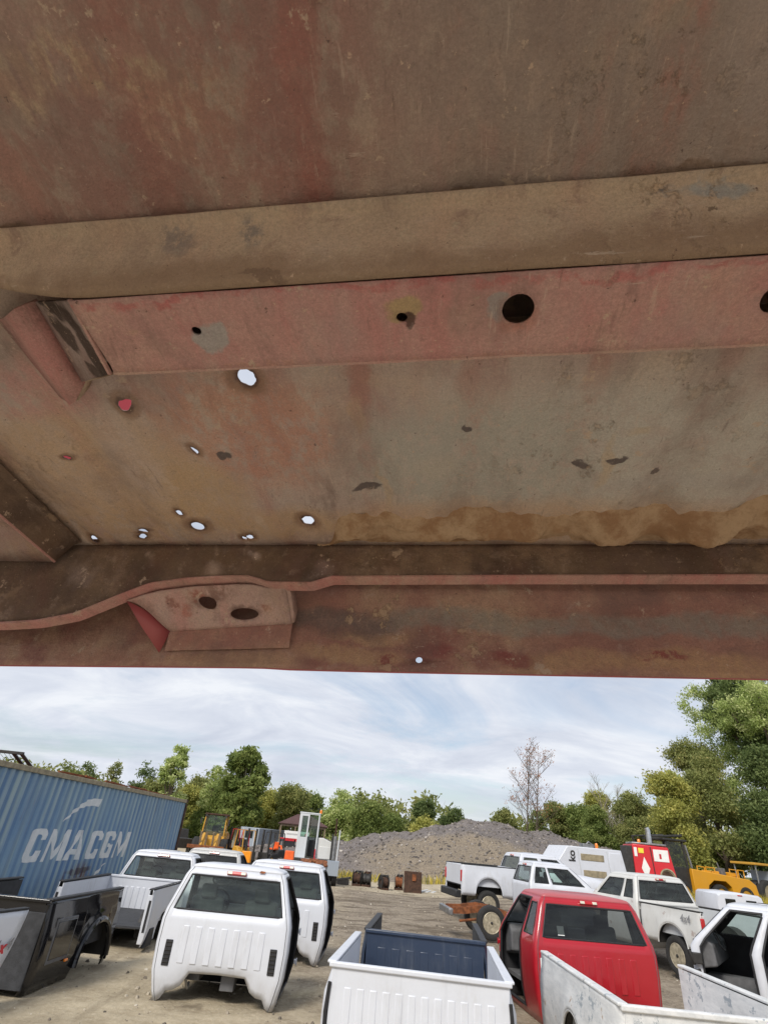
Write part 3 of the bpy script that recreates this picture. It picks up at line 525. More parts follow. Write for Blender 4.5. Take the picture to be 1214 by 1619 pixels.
def brk(a, b):
    p = A_.lerp(B_, a).lerp(D_.lerp(C_, a), b); top = fl(p.x) - 0.002
    return (p.x, p.y, min(p.z, top + (p.z - top) * 1.0) + (top - p.z) * (1 - b) ** 2 * 0.8)
mb = sheet(((0, 0), (1, 1)), [(0.44, 0.40, 0.060, 0.14, 0, 0.06), (0.66, 0.70, 0.105, 0.13, 0, 0.03)], 0.1, brk); mb.build('bracket_plate', 'bracket_metal', bed, solid=0.002, offset=-1)
MB().add([brk(0, 0), brk(0, 0.5), brk(0, 1), (-0.566, 0.947, 0.356), (-0.60, 0.91, 0.396)], [(0, 1, 2, 3, 4)]).build('bracket_gusset', 'faded_red', bed, solid=0.002)
MB().grid([[brk(1, b) for b in (0, 0.25, 0.5, 0.75, 1)], [tuple(Vector(brk(1, b)) + Vector((0.005, 0.0, 0.004))) for b in (0, 0.25, 0.5, 0.75, 1)], [tuple(Vector(brk(1, b)) + Vector((0.006, 0.0, 0.03))) for b in (0, 0.25, 0.5, 0.75, 1)]]).build('bracket_return', 'bracket_metal', bed, solid=0.002)
MB().grid([[(u, 0.944, 0.40 + 0.021 * (u + 0.554) / 0.242), (u, 0.943, 0.392 + 0.02 * (u + 0.554) / 0.242), (u, 0.9475, 0.36 + 0.012 * (u + 0.554) / 0.242)] for u in np.linspace(-0.556, -0.31, 8)]).build('bracket_foot', 'skirt_metal', bed)
# bed above the floor
MB().box((-0.76, 0.28, 0.76), (0.02, 1.16, 0.40)).build('inner_wall', 'bright_red', bed)

for u in np.arange(-0.36, 0.95, 0.085):
    MB().lathe([(0.0045, 0), (0.004, -0.0008), (0.0015, -0.0012)], 10, T4((u + 0.01 * noise.noise((u * 30, 0, 0)), 0.388, HF - 0.0035))).build('spot_weld', 'dusty_metal', bed)
# ------------------------------------------------------------------ truck builders (x right, y forward, z up)
T4 = Matrix.Translation
def mb_(Mx): b = MB(); b.M = Mx; return b
def wheel(root, Mx, r=0.38, w=0.25, rimmat='rim', holes=8, name='wheel'):
    A = Mx @ Matrix.Rotation(R(90), 4, 'Y')
    k = r * 0.62
    b = mb_(A); b.lathe([(k, -w * .42), (k + .03, -w * .5), (r * .86, -w * .52), (r * .96, -w * .46), (r, -w * .3), (r * 1.005, -w * .05), (r * .985, -w * .03), (r * .985, w * .03), (r * 1.005, w * .05), (r, w * .3), (r * .96, w * .46), (r * .86, w * .52), (k + .03, w * .5), (k, w * .42)], 32, close=True)
    ty = b.build('tyre', 'rubber', root)
    for s_ in (-1, 1):
        b = mb_(A); pr = [(k * 1.02, w * .44), (k * .97, w * .47), (k * .9, w * .42), (k * .86, w * .2), (k * .7, w * .30), (k * .45, w * .36), (k * .40, w * .42), (k * .16, w * .44)]
        pr = [(a, z * s_) for a, z in pr]; b.lathe(pr, 28); rm = b.build('rim', rimmat, root)
        b = mb_(A); 
        for j in range(holes):
            q = 2 * math.pi * j / holes; b.lathe([(k * .11, s_ * w * .20), (k * .11, s_ * w * .36)], 8, T4((k * .64 * math.cos(q), k * .64 * math.sin(q), 0)))
        b.lathe([(k * .14, s_ * w * .3), (k * .13, s_ * w * .5), (k * .06, s_ * w * .53)], 12); b.build('hub', 'machine_black', rm)
def cab_parts(root, Mx, paint='white', ext=0.0, glassm='glass', sides=None, vents=True, ribs=7, light=True, rows_dirt=False, seats=True, bottom=True, wid=1.0, rough_bottom=True, roof_mat=None, stick=False, front=1.45, hinge=True):
    """sides: per side (-1 left, 1 right) list of (t0, t1, z0, z1, glass or None)"""
    sides = sides or {-1: [(.12, .93, .10, 1.40, None)], 1: [(.12, .93, .10, 1.40, None)]}
    zr = [0, .10, .32, .60, .86, .97, 1.10, 1.24, 1.36, 1.40, 1.45]
    hwt = [(0, .85), (.10, .885), (.32, .945), (.60, .965), (.86, .958), (.97, .93), (1.36, .79), (1.45, .735)]
    yrt = [(0, .06), (.10, .03), (.32, 0), (.86, 0), (.97, .012), (1.36, .14), (1.45, .19)]
    Lf = front + ext; yft = [(0, Lf), (.86, Lf), (.97, Lf - .10), (1.36, Lf - .58), (1.45, Lf - .70)]
    ts = sorted({0, 1, .5} | {round(x, 3) for q in sides.values() for o in q for x in o[:2]}); UR = [-1, -.93, -.86, -.74, -.62, -.5, -.25, 0, .25, .5, .62, .74, .86, .93, 1]; UF = [1, .5, 0, -.5, -1]
    def ring(z, sc=1.0, dz=0.0):
        hw, yr, yf = lerp(hwt, z) * wid, lerp(yrt, z), lerp(yft, z); rc, rf = .055, .06; cen = (yr + yf) / 2; p = []; tg = []
        for u in UR:
            zz_ = z
            if bottom and z < .45:
                zb = lerp([(0, .31), (.50, .30), (.62, .17), (.74, .12), (.86, .11), (.93, .03), (1, 0)], abs(u)); zz_ = zb + (.45 - zb) * z / .45
            p.append((u * (hw - rc), yr, zz_)); tg.append(('r', u))
        for a in (30, 60): p.append((hw - rc + rc * math.sin(R(a)), yr + rc - rc * math.cos(R(a)), z)); tg.append(('c', 0))
        for t_ in ts: p.append((hw, yr + rc + (yf - rf - yr - rc) * t_, z)); tg.append((1, t_))
        p.append((hw - rf * .3, yf - rf * .3, z)); tg.append(('c', 0))
        for u in UF: p.append((u * (hw - rf), yf + .05 * (1 - u * u), z)); tg.append(('f', u))
        p.append((-hw + rf * .3, yf - rf * .3, z)); tg.append(('c', 0))
        for t_ in reversed(ts): p.append((-hw, yr + rc + (yf - rf - yr - rc) * t_, z)); tg.append((-1, t_))
        for a in (60, 30): p.append((-(hw - rc + rc * math.sin(R(a))), yr + rc - rc * math.cos(R(a)), z)); tg.append(('c', 0))
        if sc != 1: p = [(x * sc, cen + (y - cen) * sc, zq + dz) for x, y, zq in p]
        return p, tg
    rows = [ring(z)[0] for z in zr]; tg = ring(1)[1]; n = len(tg)
    roof = [ring(1.45)[0]] + [ring(1.45, s_, d)[0] for s_, d in ((.955, .028), (.88, .043), (.7, .058), (.35, .068))]
    def is_open(i, j):
        a, b = tg[i], tg[(i + 1) % n]; z0, z1 = zr[j], zr[j + 1]
        if a[0] == 'r' and b[0] == 'r' and abs(a[1]) <= .931 and abs(b[1]) <= .931 and z0 >= .969 and z1 <= 1.361: return True
        if a[0] == 'f' and b[0] == 'f' and z0 >= .969 and z1 <= 1.401: return True
        for s_ in (1, -1):
            if a[0] == s_ and b[0] == s_:
                lo, hi = min(a[1], b[1]), max(a[1], b[1])
                for o in sides[s_]:
                    if lo >= o[0] - 1e-3 and hi <= o[1] + 1e-3 and z0 >= o[2] - 1e-3 and z1 <= o[3] + 1e-3: return True
        return False
    b = mb_(Mx); b.grid(rows, is_open, wrap=True); shell = b.build('cab_shell', [paint, 'interior'], root, solid=.022, inner=True, angle=40)
    b = mb_(Mx); b.grid(roof, wrap=True); b.add(roof[-1], [tuple(range(n))]); b.build('roof', [roof_mat or paint, 'interior'], root, solid=.015, inner=True, angle=50)
    # glass and seals
    def idx(kind, lo, hi): return [i for i in range(n) if tg[i][0] == kind and lo - 1e-3 <= tg[i][1] <= hi + 1e-3]
    def pane(name, ids, z0, z1, off, mat, seal=.013):
        js = [j for j, z in enumerate(zr) if z0 - 1e-3 <= z <= z1 + 1e-3]
        gr = [[tuple(Vector(rows[j][i]) + Vector(off)) for i in ids] for j in js]
        if mat: b = mb_(Mx); b.grid(gr); g_ = b.build(name, mat, root, angle=60)
        loop = [rows[js[0]][i] for i in ids] + [rows[j][ids[-1]] for j in js[1:]] + [rows[js[-1]][i] for i in reversed(ids[:-1])] + [rows[j][ids[0]] for j in reversed(js[1:-1])]
        b = mb_(Mx); b.tube([tuple(Vector(p) + Vector(off) * .7) for p in loop], seal, 6, closed=True); b.build('window_seal' if mat else 'door_seal', 'trim', root)
    pane('rear_window', idx('r', -.93, .93), .97, 1.36, (0, .012, 0), glassm)
    pane('windshield', idx('f', -1, 1), .97, 1.40, (0, -.012, 0), 'clear_glass')
    for s_ in (1, -1):
        for o in sides[s_]: pane('side_window', idx(s_, o[0], o[1]), o[2], o[3], (-.012 * s_, 0, 0), o[4], .012 if o[4] else .02)
    for u_ in (-1, 1):
        ci = idx('r', u_, u_)[0]; b = mb_(Mx); b.tube([tuple(Vector(rows[j][ci]) + Vector((0, -.001, 0))) for j in range(len(zr))], .0045, 5); b.build('panel_seam', 'grey_trim', root)
    if ribs:
        for k in range(ribs):
            x = (k - (ribs - 1) / 2) * (1.30 * wid / ribs); b = mb_(Mx); b.box((x, .003, .60), (1.30 * wid / ribs * .52, .022, .40)); b.build('pressed_rib', paint, root, bevel=.011, seg=3)
    if light:
        b = mb_(Mx); b.box((0, .145, 1.413), (.30, .045, .042), rx=R(-28)); bl = b.build('brake_light', 'lens_red', root, bevel=.006)
        for s_ in (-1, 1): b = mb_(Mx); b.box((s_ * .105, .139, 1.413), (.075, .045, .036), rx=R(-28)); b.build('cargo_lens', 'lens_white', bl, bevel=.004)
    if vents:
        for s_ in (-1, 1):
            b = mb_(Mx); b.box((s_ * .76 * wid, -.004, .50), (.10, .02, .27)); v_ = b.build('cab_vent', 'trim', root, bevel=.006)
            for k in range(6): b = mb_(Mx); b.box((s_ * .76 * wid, -.016, .40 + .042 * k), (.085, .012, .012), rx=R(30)); b.build('vent_slat', 'machine_black', v_)
    if seats:
        for s_ in (-1, 1):
            y0 = .42 + ext * .55
            b = mb_(Mx); b.box((s_ * .42, y0, .80), (.52, .16, .62), rx=R(-10)); st = b.build('seat_back', 'seat', root, bevel=.06, seg=4)
            b = mb_(Mx); b.box((s_ * .42, y0 - .03, 1.17), (.25, .10, .17)); b.build('headrest', 'seat', st, bevel=.04, seg=3)
            b = mb_(Mx); b.box((s_ * .42, y0 + .28, .52), (.54, .52, .18)); b.build('seat_cushion', 'seat', root, bevel=.05, seg=3)
        b = mb_(Mx @ T4((-.40, Lf - .42, .98)) @ Matrix.Rotation(R(62), 4, 'X')); b.tube([(.185 * math.cos(q), .185 * math.sin(q), 0) for q in np.linspace(0, 2 * math.pi, 20, endpoint=False)], .014, 6, closed=True); sw = b.build('steering_wheel', 'trim', root)
        b = mb_(Mx @ T4((-.40, Lf - .42, .98)) @ Matrix.Rotation(R(62), 4, 'X')); b.box((0, 0, -.01), (.34, .05, .02)); b.box((0, -.08, -.01), (.05, .16, .02)); b.box((0, 0, 0), (.12, .12, .04)); b.build('wheel_spokes', 'trim', sw, bevel=.01)
        b = mb_(Mx); b.prism([(Lf - .40, .62), (Lf - .04, .55), (Lf - .04, .95), (Lf - .26, .98), (Lf - .38, .90)], 'x', -.84 * wid, .84 * wid); b.build('dashboard', 'grey_trim', root, bevel=.03, seg=3)
        b = mb_(Mx); b.tube([(.0, Lf - .60, 1.40), (.0, Lf - .58, 1.31)], .008, 6); b.box((0, Lf - .585, 1.29), (.24, .025, .07)); b.build('rearview_mirror', 'trim', root, bevel=.008)
    b = mb_(Mx); b.box((0, Lf / 2 + .02, .33), (1.64 * wid, Lf - .12, .05)); b.box((0, Lf / 2 + .05, .40), (.36, Lf - .3, .12)); b.build('floor_pan', 'grey_trim', root)
    if hinge:
        for s_ in (-1, 1):
            if sides[s_] and sides[s_][-1][4] is None:
                y0 = Lf - .09
                for zq in (.34, .70):
                    b = mb_(Mx); b.box((s_ * .965 * wid, y0, zq), (.05, .07, .05)); b.tube([(s_ * .995 * wid, y0 - .01, zq - .045), (s_ * .995 * wid, y0 - .01, zq + .045)], .012, 6); b.build('door_hinge', paint, root, bevel=.006)
                b = mb_(Mx); b.box((s_ * .955 * wid, y0 - .01, .52), (.03, .05, .10)); b.build('wiring_plug', 'trim', root, bevel=.01)
    return dict(Lf=Lf)
REG = lambda: {-1: [(.12, .93, .10, 1.40, None)], 1: [(.12, .93, .10, 1.40, None)]}
def bed_parts(root, Mx, paint='white', L=2.4, W=1.95, H=.92, arch=(-1.35, .46), ribs=11, inner=None, rail='trim', slots=True, tail='open', lamps=None, flare=False, floor='liner', header=True, rail_side=(-1, 1), zb0=.08, sides=(-1, 1), topin=.035):
    inner = inner or paint; yc, r = arch
    ys = sorted({round(y, 3) for y in list(np.linspace(0, -L, 14)) + [yc + r * math.cos(q) * 1.001 for q in np.linspace(0, math.pi, 19)] + [-.05, -.1]}, reverse=True)
    def zb(y):
        d = abs(y - yc); return max(zb0, .14 + math.sqrt(max(0, r * r - d * d)) * 1.0) if d < r else zb0
    def xo(y, z):
        x = W / 2 - .07 * max(0, 1 - z / .34) ** 2 - topin * ss(.66, 1.0, z / H) - .05 * ss(-.10, 0.0, y)
        d = math.hypot(y - yc, max(0, z - .14)); return x + .022 * ss(r + .15, r + .03, d)
    qs = (0, .12, .3, .5, .7, .85, .95, 1)
    for s_ in sides:
        b = mb_(Mx); b.grid([[(s_ * xo(y, zb(y) + (H - zb(y)) * q), y, zb(y) + (H - zb(y)) * q) for y in ys] for q in qs]); sp = b.build('side_panel', [paint, 'machine_black'], root, solid=.012, offset=-s_ * 0 - 1, angle=50, inner=True)
        arcp = [(s_ * (W / 2 + (.028 if flare else .010)), yc + (r + .0) * math.cos(q), .14 + r * math.sin(q)) for q in np.linspace(.02, math.pi - .02, 19)]
        b = mb_(Mx); b.tube(arcp, .045 if flare else .014, 8); b.build('arch_lip', paint, sp)
        b = mb_(Mx); po = [(yc + (r + .02) * math.cos(q), .14 + (r + .02) * math.sin(q)) for q in np.linspace(0, math.pi, 15)]
        b.grid([[(s_ * (W / 2 - .03), p[0], p[1]) for p in po], [(s_ * (W / 2 - .36), p[0], p[1]) for p in po]]); b.add([(s_ * (W / 2 - .36), p[0], p[1]) for p in po], [tuple(range(len(po)))]); b.build('wheel_well', 'machine_black', root)
        b = mb_(Mx); b.box((s_ * (W / 2 - .115), -L / 2, (.36 + H - .02) / 2), (.02, L - .03, H - .38)); b.build('inner_wall', inner, root)
        b = mb_(Mx); b.box((s_ * (W / 2 - .077), -L / 2, H + .006), (.105, L - .004, .03)); b.build('bed_rail', rail if s_ in rail_side else paint, root, bevel=.012, seg=3)
        b = mb_(Mx); b.box((s_ * (W / 2 - .068), -L + .02, .5), (.105, .03, H - .2)); ep = b.build('end_post', paint, root, bevel=.01)
        if lamps:
            b = mb_(Mx); b.box((s_ * (W / 2 - .05), -L - .005, .64), (.10, .05, .34)); b.build('tail_light', lamps, root, bevel=.02, seg=3)
        else:
            b = mb_(Mx); b.box((s_ * (W / 2 - .055), -L + .004, .55), (.045, .012, .50)); b.build('light_slot', 'trim', ep)
        if slots and header:
            b = mb_(Mx); b.tube([(s_ * (W / 2 - .075), .006, H - .16), (s_ * (W / 2 - .055), .008, H - .4), (s_ * (W / 2 - .075), .008, .12)], .022, 6); b.build('corner_slot', 'trim', root)
    b = mb_(Mx); b.box((0, -L / 2, .36), (W - .24, L - .02, .03)); b.build('bed_floor', floor, root)
    if header:
        b = mb_(Mx); b.box((0, -.018, (.1 + H - .02) / 2), (W - .16, .03, H - .12)); hd = b.build('header_panel', paint, root, bevel=.008)
        wr = (W - .42) / max(1, ribs)
        for k in range(ribs):
            b = mb_(Mx); b.box(((k - (ribs - 1) / 2) * wr, -.009, .43), (wr * .60, .026, .60)); b.build('pressed_rib', paint, hd, bevel=.012, seg=3)
            b = mb_(Mx); b.box(((k - (ribs - 1) / 2) * wr, -.034, .56), (wr * .60, .02, .44)); b.build('pressed_rib', inner, hd, bevel=.009, seg=3)
        b = mb_(Mx); b.box((0, -.012, H - .012), (W - .10, .075, .05)); b.build('header_rail', paint, hd, bevel=.014, seg=3)
    if tail == 'gate':
        b = mb_(Mx); b.box((0, -L + .02, .36 + (H - .36) / 2), (W - .24, .05, H - .38)); b.build('tailgate', paint, root, bevel=.015, seg=3)
    return root
def hood_parts(root, Mx, paint='white', L=1.35, W=1.9, H=1.0):
    """front clip: hood, fenders, front wheels' arches; Mx at the cowl"""
    rows = []
    for y, k, z in ((0, 1, H), (.35, 1.0, H - .005), (.8, .99, H - .03), (L - .15, .96, H - .09), (L, .90, H - .22)):
        w_ = W / 2 * k; rows.append([(-w_, y, .12), (-w_, y, z - .34), (-w_ + .02, y, z - .16), (-w_ + .12, y, z - .05), (-w_ * .5, y, z + .01), (0, y, z + .025), (w_ * .5, y, z + .01), (w_ - .12, y, z - .05), (w_ - .02, y, z - .16), (w_, y, z - .34), (w_, y, .12)])
    b = mb_(Mx); b.grid(rows); b.build('front_clip', [paint, 'machine_black'], root, solid=.012, inner=True, angle=50)
    b = mb_(Mx); b.box((0, L + .0, .42), (W * .92, .10, .5)); b.build('grille', 'trim', root, bevel=.03)

# ------------------------------------------------------------------ yard: left side
c1 = thing('truck_cab', 'bare white pickup cab with rust spot above rear window, standing on the dirt', 'truck cab', (-1.74, 10.05, 0), R(-1.0), 'stripped cabs on the ground')
cab_parts(c1, Matrix.Diagonal((1, 1, 1.09, 1)))
b = MB(); b.add([(.34, .160, 1.575), (.42, .160, 1.575), (.44, .175, 1.60), (.36, .18, 1.605)], [(0, 1, 2, 3)]); b.build('rust_patch', 'rust', c1)
b = MB()
b.box((.14, .3, .24), (.2, .2, .2)); b.build('body_mount', 'grey_trim', c1, bevel=.01); b = MB(); b.box((-.55, .45, .28), (.5, .3, .14)); b.build('body_mount', 'grey_trim', c1, bevel=.01); b = MB(); b.tube([(-.45, .12, .26), (-.42, .2, .14), (-.42, .25, .2)], .018, 6); b.build('tow_eye', 'steel', c1)
c2 = thing('truck_cab', 'bare white pickup cab in front of the white yard tractor', 'truck cab', (-1.32, 13.45, 0), R(-4), 'stripped cabs on the ground')
cab_parts(c2, Matrix.Diagonal((1, 1, 1.08, 1)))
c3 = thing('truck_cab', 'silver pickup cab with dark rear window between the white cabs and the loader', 'truck cab', (-4.05, 19.0, 0), R(-4), 'stripped cabs on the ground')
cab_parts(c3, Matrix.Diagonal((1, 1, 1.03, 1)), paint='silver', glassm='dark_glass')
c4 = thing('truck_cab', 'white pickup cab standing beside the blue container', 'truck cab', (-4.62, 15.95, 0), R(-2), 'stripped cabs on the ground')
cab_parts(c4, Matrix.Identity(4), vents=False)
wb = thing('pickup_bed', 'white pickup bed with black rails and red decal beside the blue container', 'pickup bed', (-4.75, 15.65, 0), R(0.5), 'pickup beds set on the ground')
bed_parts(wb, Matrix.Identity(4), L=2.5, W=1.93, H=.97, arch=(-1.55, .42))
lettering('FX4', .17, 'decal_red', wb, (.985 - .035, -.42, .78), (R(90), 0, R(90)), bold=.006, name='decal')
b = MB(); b.prism([(-2.45, .06), (-2.0, .06), (-2.03, .34), (-2.28, .34)], 'x', .88, .985); b.build('side_moulding', 'trim', wb, bevel=.01)
bb = thing('pickup_bed', 'glossy black pickup bed with wheel arch flare and open fuel door', 'pickup bed', (-5.11, 9.62, 0), R(177), 'pickup beds set on the ground')
bed_parts(bb, Matrix.Identity(4), paint='black', L=2.45, W=2.02, H=1.06, arch=(-1.72, .55), zb0=.02, flare=True, inner='liner', ribs=0, slots=False)
b = MB(); b.box((0, .008, .50), (1.9, .02, .84)); b.build('liner_face', 'liner', bb, bevel=.008)
b = MB(); b.box((-1.0, -.60, .56), (.03, .62, .52)); fd = b.build('fuel_door_frame', 'grey_trim', bb, bevel=.02, seg=3)
b = MB(); b.box((-1.013, -.60, .57), (.02, .54, .44)); b.build('fuel_recess', 'black', fd, bevel=.015)
b = MB(); b.box((-1.03, -.86, .29), (.03, .09, .035)); b.build('side_marker', 'lens_orange', bb, bevel=.008)
wf = thing('bed_side', 'white bedside with red and grey 4x4 decal leaning at the black bed', 'bed side', (-4.42, 8.75, 0), R(-12))
MBm = MB(); ysb = np.linspace(-1.1, .35, 12)
MBm.grid([[(.03 * math.sin(z * 2.6) - .10 * (1 - z) ** 2, y + .22 * z, z) for y in ysb] for z in (0.02, .15, .35, .55, .75, .9, .97)]); MBm.build('panel', ['white', 'machine_black'], wf, solid=.03, inner=True, angle=60)
b = MB(); b.box((-.02, -.16, .985), (.09, 1.44, .03)); b.build('top_rail', 'trim', wf, bevel=.01)
lettering('4', .15, 'decal_grey', wf, (.05, .14, .62), (R(90), 0, R(90)), bold=.008, shear=.3, name='decal'); lettering('x', .17, 'decal_red', wf, (.053, .25, .60), (R(90), 0, R(90)), bold=.01, shear=.3, name='decal'); lettering('4', .16, 'decal_grey', wf, (.05, .36, .62), (R(90), 0, R(90)), bold=.008, shear=.3, name='decal')

# ------------------------------------------------------------------ yard: centre beds
cbx = thing('pickup_bed', 'white pickup bed with ribbed header, nested against the navy bed', 'pickup bed', (.88, 7.72, 0), R(172.5), 'pickup beds set on the ground')
bed_parts(cbx, Matrix.Diagonal((1, 1, 1.03, 1)), L=2.45, W=2.12, rail='white', floor='chalk_white', ribs=12, topin=.075)
nb = thing('pickup_bed', 'navy blue pickup bed with ribbed header and black rails', 'pickup bed', (1.27, 10.55, 0), R(172.5), 'pickup beds set on the ground')
bed_parts(nb, Matrix.Diagonal((1, 1, 1.04, 1)), paint='navy', L=2.3, W=1.97, ribs=7, inner='liner', slots=False)

# ------------------------------------------------------------------ yard: right side
rc = thing('truck_cab', 'red extended cab with faded roof and paper in its rear window', 'truck cab', (4.03, 10.75, 0), R(4))
cab_parts(rc, Matrix.Diagonal((1, 1, 1.10, 1)), paint='red', ext=.45, glassm='dark_glass', roof_mat='faded_red', vents=False, sides={-1: [(.05, .30, .97, 1.36, 'dark_glass'), (.36, .94, .10, 1.40, None)], 1: [(.05, .30, .97, 1.36, 'dark_glass'), (.36, .94, .10, 1.40, None)]}, wid=1.06)
b = MB(); b.add([(-.60, .035, 1.105), (-.49, .035, 1.105), (-.49, .075, 1.225), (-.60, .075, 1.225)], [(0, 1, 2, 3)]); b.build('paper_notice', 'paper', rc)
lb = thing('pickup_bed', 'chalky white pickup bed with peeling paint and rust spot behind the red cab', 'pickup bed', (3.72, 6.75, 0), R(177.5), 'pickup beds set on the ground')
t = NT('peeling_white', 0.6); n2 = t.noise(3.2, 8, 0.72); n3 = t.noise(9, 7, 0.7, t.map((1, .4, 1.6)))
c = t.mix(t.step(n3, .35, .65), (0.56, 0.57, 0.57), (0.70, 0.70, 0.69)); c = t.mix(t.math('MULTIPLY', t.step(n2, .575, .60), t.step(n3, .42, .52)), c, S(150, 158, 164))
wv = t.warp(4, .2); c = t.mix(t.blob((-1.0, .0, .8), (.3, .0, .0), wv), c, c); c = t.mix(t.math('MULTIPLY', t.step(t.noise(2.4, 7, .7, t.map((1, 1, 1), (5, 2, 8))), .63, .68), .8), c, S(150, 118, 84)); t.base(c); M['peeling_white'] = t.m
bed_parts(lb, Matrix.Diagonal((1, 1, 1.08, 1)), paint='peeling_white', L=2.95, W=2.08, rail='peeling_white', floor='chalk_white', ribs=6, arch=(-1.5, .46), inner='peeling_white', slots=False)
b = MB()
for k in range(9):
    q = 2 * math.pi * k / 9; b.v.append((-1.047, -1.95 + .10 * math.cos(q) * (1 + .2 * math.sin(3 * q)), .80 + .09 * math.sin(q)))
b.f = [tuple(range(9))]; b.mi = [0]; b.build('rust_spot', 'rust', lb, solid=.002)

rg = thing('pickup_truck', 'white compact 4x4 pickup with rusty roof edge and broken tail light', 'pickup truck', (8.45, 17.1, tz(8.9, 18.0) + .0), R(13))
QW = {-1: [(.05, .26, .97, 1.36, 'glass'), (.34, .90, .97, 1.36, 'glass')], 1: [(.05, .26, .97, 1.36, 'glass'), (.34, .90, .97, 1.36, 'glass')]}
Mz = T4((0, 0, .36)) @ Matrix.Diagonal((.96, 1, .98, 1))
cab_parts(rg, Mz, paint='old_white', ext=.5, sides=QW, vents=False, ribs=0, bottom=False, roof_mat='old_white')
bed_parts(rg, T4((0, -.05, .42)) @ Matrix.Diagonal((.95, 1, .90, 1)), paint='old_white', L=2.0, W=1.95, lamps='lens_red', arch=(-1.05, .46), rail='machine_black', inner='chalk_white', tail='none', zb0=.16, ribs=0)
hood_parts(rg, T4((0, 1.9, .34)), 'old_white', L=1.2, W=1.72, H=.86)
for x, y in ((-.76, -1.1), (.76, -1.1), (-.76, 2.6), (.76, 2.6)): wheel(rg, T4((x, y, .37)), .37, .25)
rg.scale = (1.05, 1.05, 1.05)
lettering('4x4', .20, 'decal_grey', rg, (-.955, -1.62, 1.09), (R(90), 0, R(-90)), bold=.004, shear=.2, name='decal')

rm = thing('truck_cab', 'white crew cab without doors, dashboard showing through the openings', 'truck cab', (9.0, 11.9, 0), R(53))
cab_parts(rm, T4((0, 0, 0.0)) @ Matrix.Diagonal((1, 1, 1.13, 1)), ext=.95, vents=False, seats=True, sides={-1: [(.06, .52, .10, 1.40, None), (.60, .95, .10, 1.40, None)], 1: [(.06, .52, .97, 1.36, 'glass'), (.60, .93, .97, 1.36, 'glass')]})
hx = [(-1.0, 2.36, .55), (-1.02, 2.30, .80), (-.99, 2.42, .35)]
for i, p in enumerate(hx): b = MB(); b.box(p, (.10, .16, .16), rz=.3 * i); b.tube([Vector(p) + Vector((-.03, .05, -.1)), Vector(p) + Vector((-.05, .1, .1))], .03, 8); b.build('hinge_wiring', 'machine_black', rm, bevel=.02)

f2 = thing('pickup_truck', 'white crew cab pickup parked facing sideways before the gravel pile', 'pickup truck', (5.95, 24.0, tz(6, 24)), R(-82))
Fm = T4((0, 0, .55)) @ Matrix.Diagonal((1.04, 1, 1.0, 1))
cab_parts(f2, Fm, ext=.85, vents=False, ribs=0, bottom=False, sides={s_: [(.06, .40, .97, 1.36, 'dark_glass'), (.50, .93, .97, 1.36, 'glass')] for s_ in (-1, 1)}, hinge=False)
bed_parts(f2, T4((0, -.05, .56)), L=2.1, W=2.02, H=.98, lamps='lens_red', arch=(-1.1, .50), tail='gate', ribs=0)
hood_parts(f2, T4((0, 2.3, .55)), 'white', L=1.3, W=1.96, H=.95)
for x, y in ((-.84, -1.15), (.84, -1.15), (-.84, 2.95), (.84, 2.95)): wheel(f2, T4((x, y, .41)), .41, .28)
b = MB(); b.box((0, -2.25, .66), (1.9, .2, .22)); b.build('rear_bumper', 'trim', f2, bevel=.03)
for s_ in (-1, 1):
    b = MB(); b.box((s_ * 1.2, 1.75, 1.55), (.16, .10, .30)); mr_ = b.build('door_mirror', 'trim', f2, bevel=.03); b = MB(); b.tube([(s_ * .95, 1.75, 1.5), (s_ * 1.15, 1.75, 1.5)], .02, 6); b.build('mirror_arm', 'trim', mr_); b = MB(); b.box((s_ * 1.2, 1.81, 1.55), (.10, .03, .14)); b.build('mirror_marker', 'lens_orange', mr_)

ch = thing('chassis_truck', 'white extended cab truck with bare rusty rear frame and tan steel wheel', 'truck', (5.2, 19.55, tz(5.3, 19.5)), R(-87))
cab_parts(ch, T4((0, 0, .48)) @ Matrix.Diagonal((.9, 1, .98, 1)), ext=.5, sides={s_: [(.05, .30, .97, 1.36, 'dark_glass'), (.36, .92, .97, 1.36, 'glass')] for s_ in (-1, 1)}, vents=False, ribs=0, bottom=False, hinge=False)
hood_parts(ch, T4((0, 1.9, .5)), 'white', L=1.25, W=1.72, H=.86)
for s_ in (-1, 1):
    b = MB(); b.grid([[(s_ * .42 + dx, y, z + dz) for dx, dz in ((-.03, 0), (.03, 0), (.03, .16), (-.03, .16), (-.03, 0))] for y, z in ((.2, .42), (-.3, .42), (-.8, .56), (-1.3, .60), (-1.8, .52), (-2.2, .50))]); b.build('frame_rail', 'rust', ch)
    for x, y in ((s_ * .76, -1.15), (s_ * .76, 2.6)): wheel(ch, T4((x, y, .40)), .40, .25)
for y, z in ((-.5, .52), (-1.2, .64), (-2.15, .56)): b = MB(); b.box((0, y, z), (.84, .08, .10)); b.build('frame_crossmember', 'rust', ch)
b = MB(); b.tube([(-.75, -1.15, .40), (.75, -1.15, .40)], .05, 8); b.lathe([(.05, -.14), (.16, -.08), (.16, .08), (.05, .14)], 12, T4((.0, -1.15, .40)) @ Matrix.Rotation(R(90), 4, 'Y')); b.build('rear_axle', 'dark_rust', ch)
b = MB(); b.tube([(.3, -.2, .40), (.32, -1.0, .52), (.5, -1.5, .42), (.56, -2.0, .36)], .032, 8); b.build('exhaust_pipe', 'rust', ch)
b = MB(); b.box((0, -2.28, .56), (1.5, .12, .16)); b.build('rear_bumper', 'steel', ch, bevel=.02)
b = MB(); b.box((.62, -.35, .56), (.35, .5, .16)); b.build('fuel_tank_cover', 'chalk_white', ch, bevel=.03)

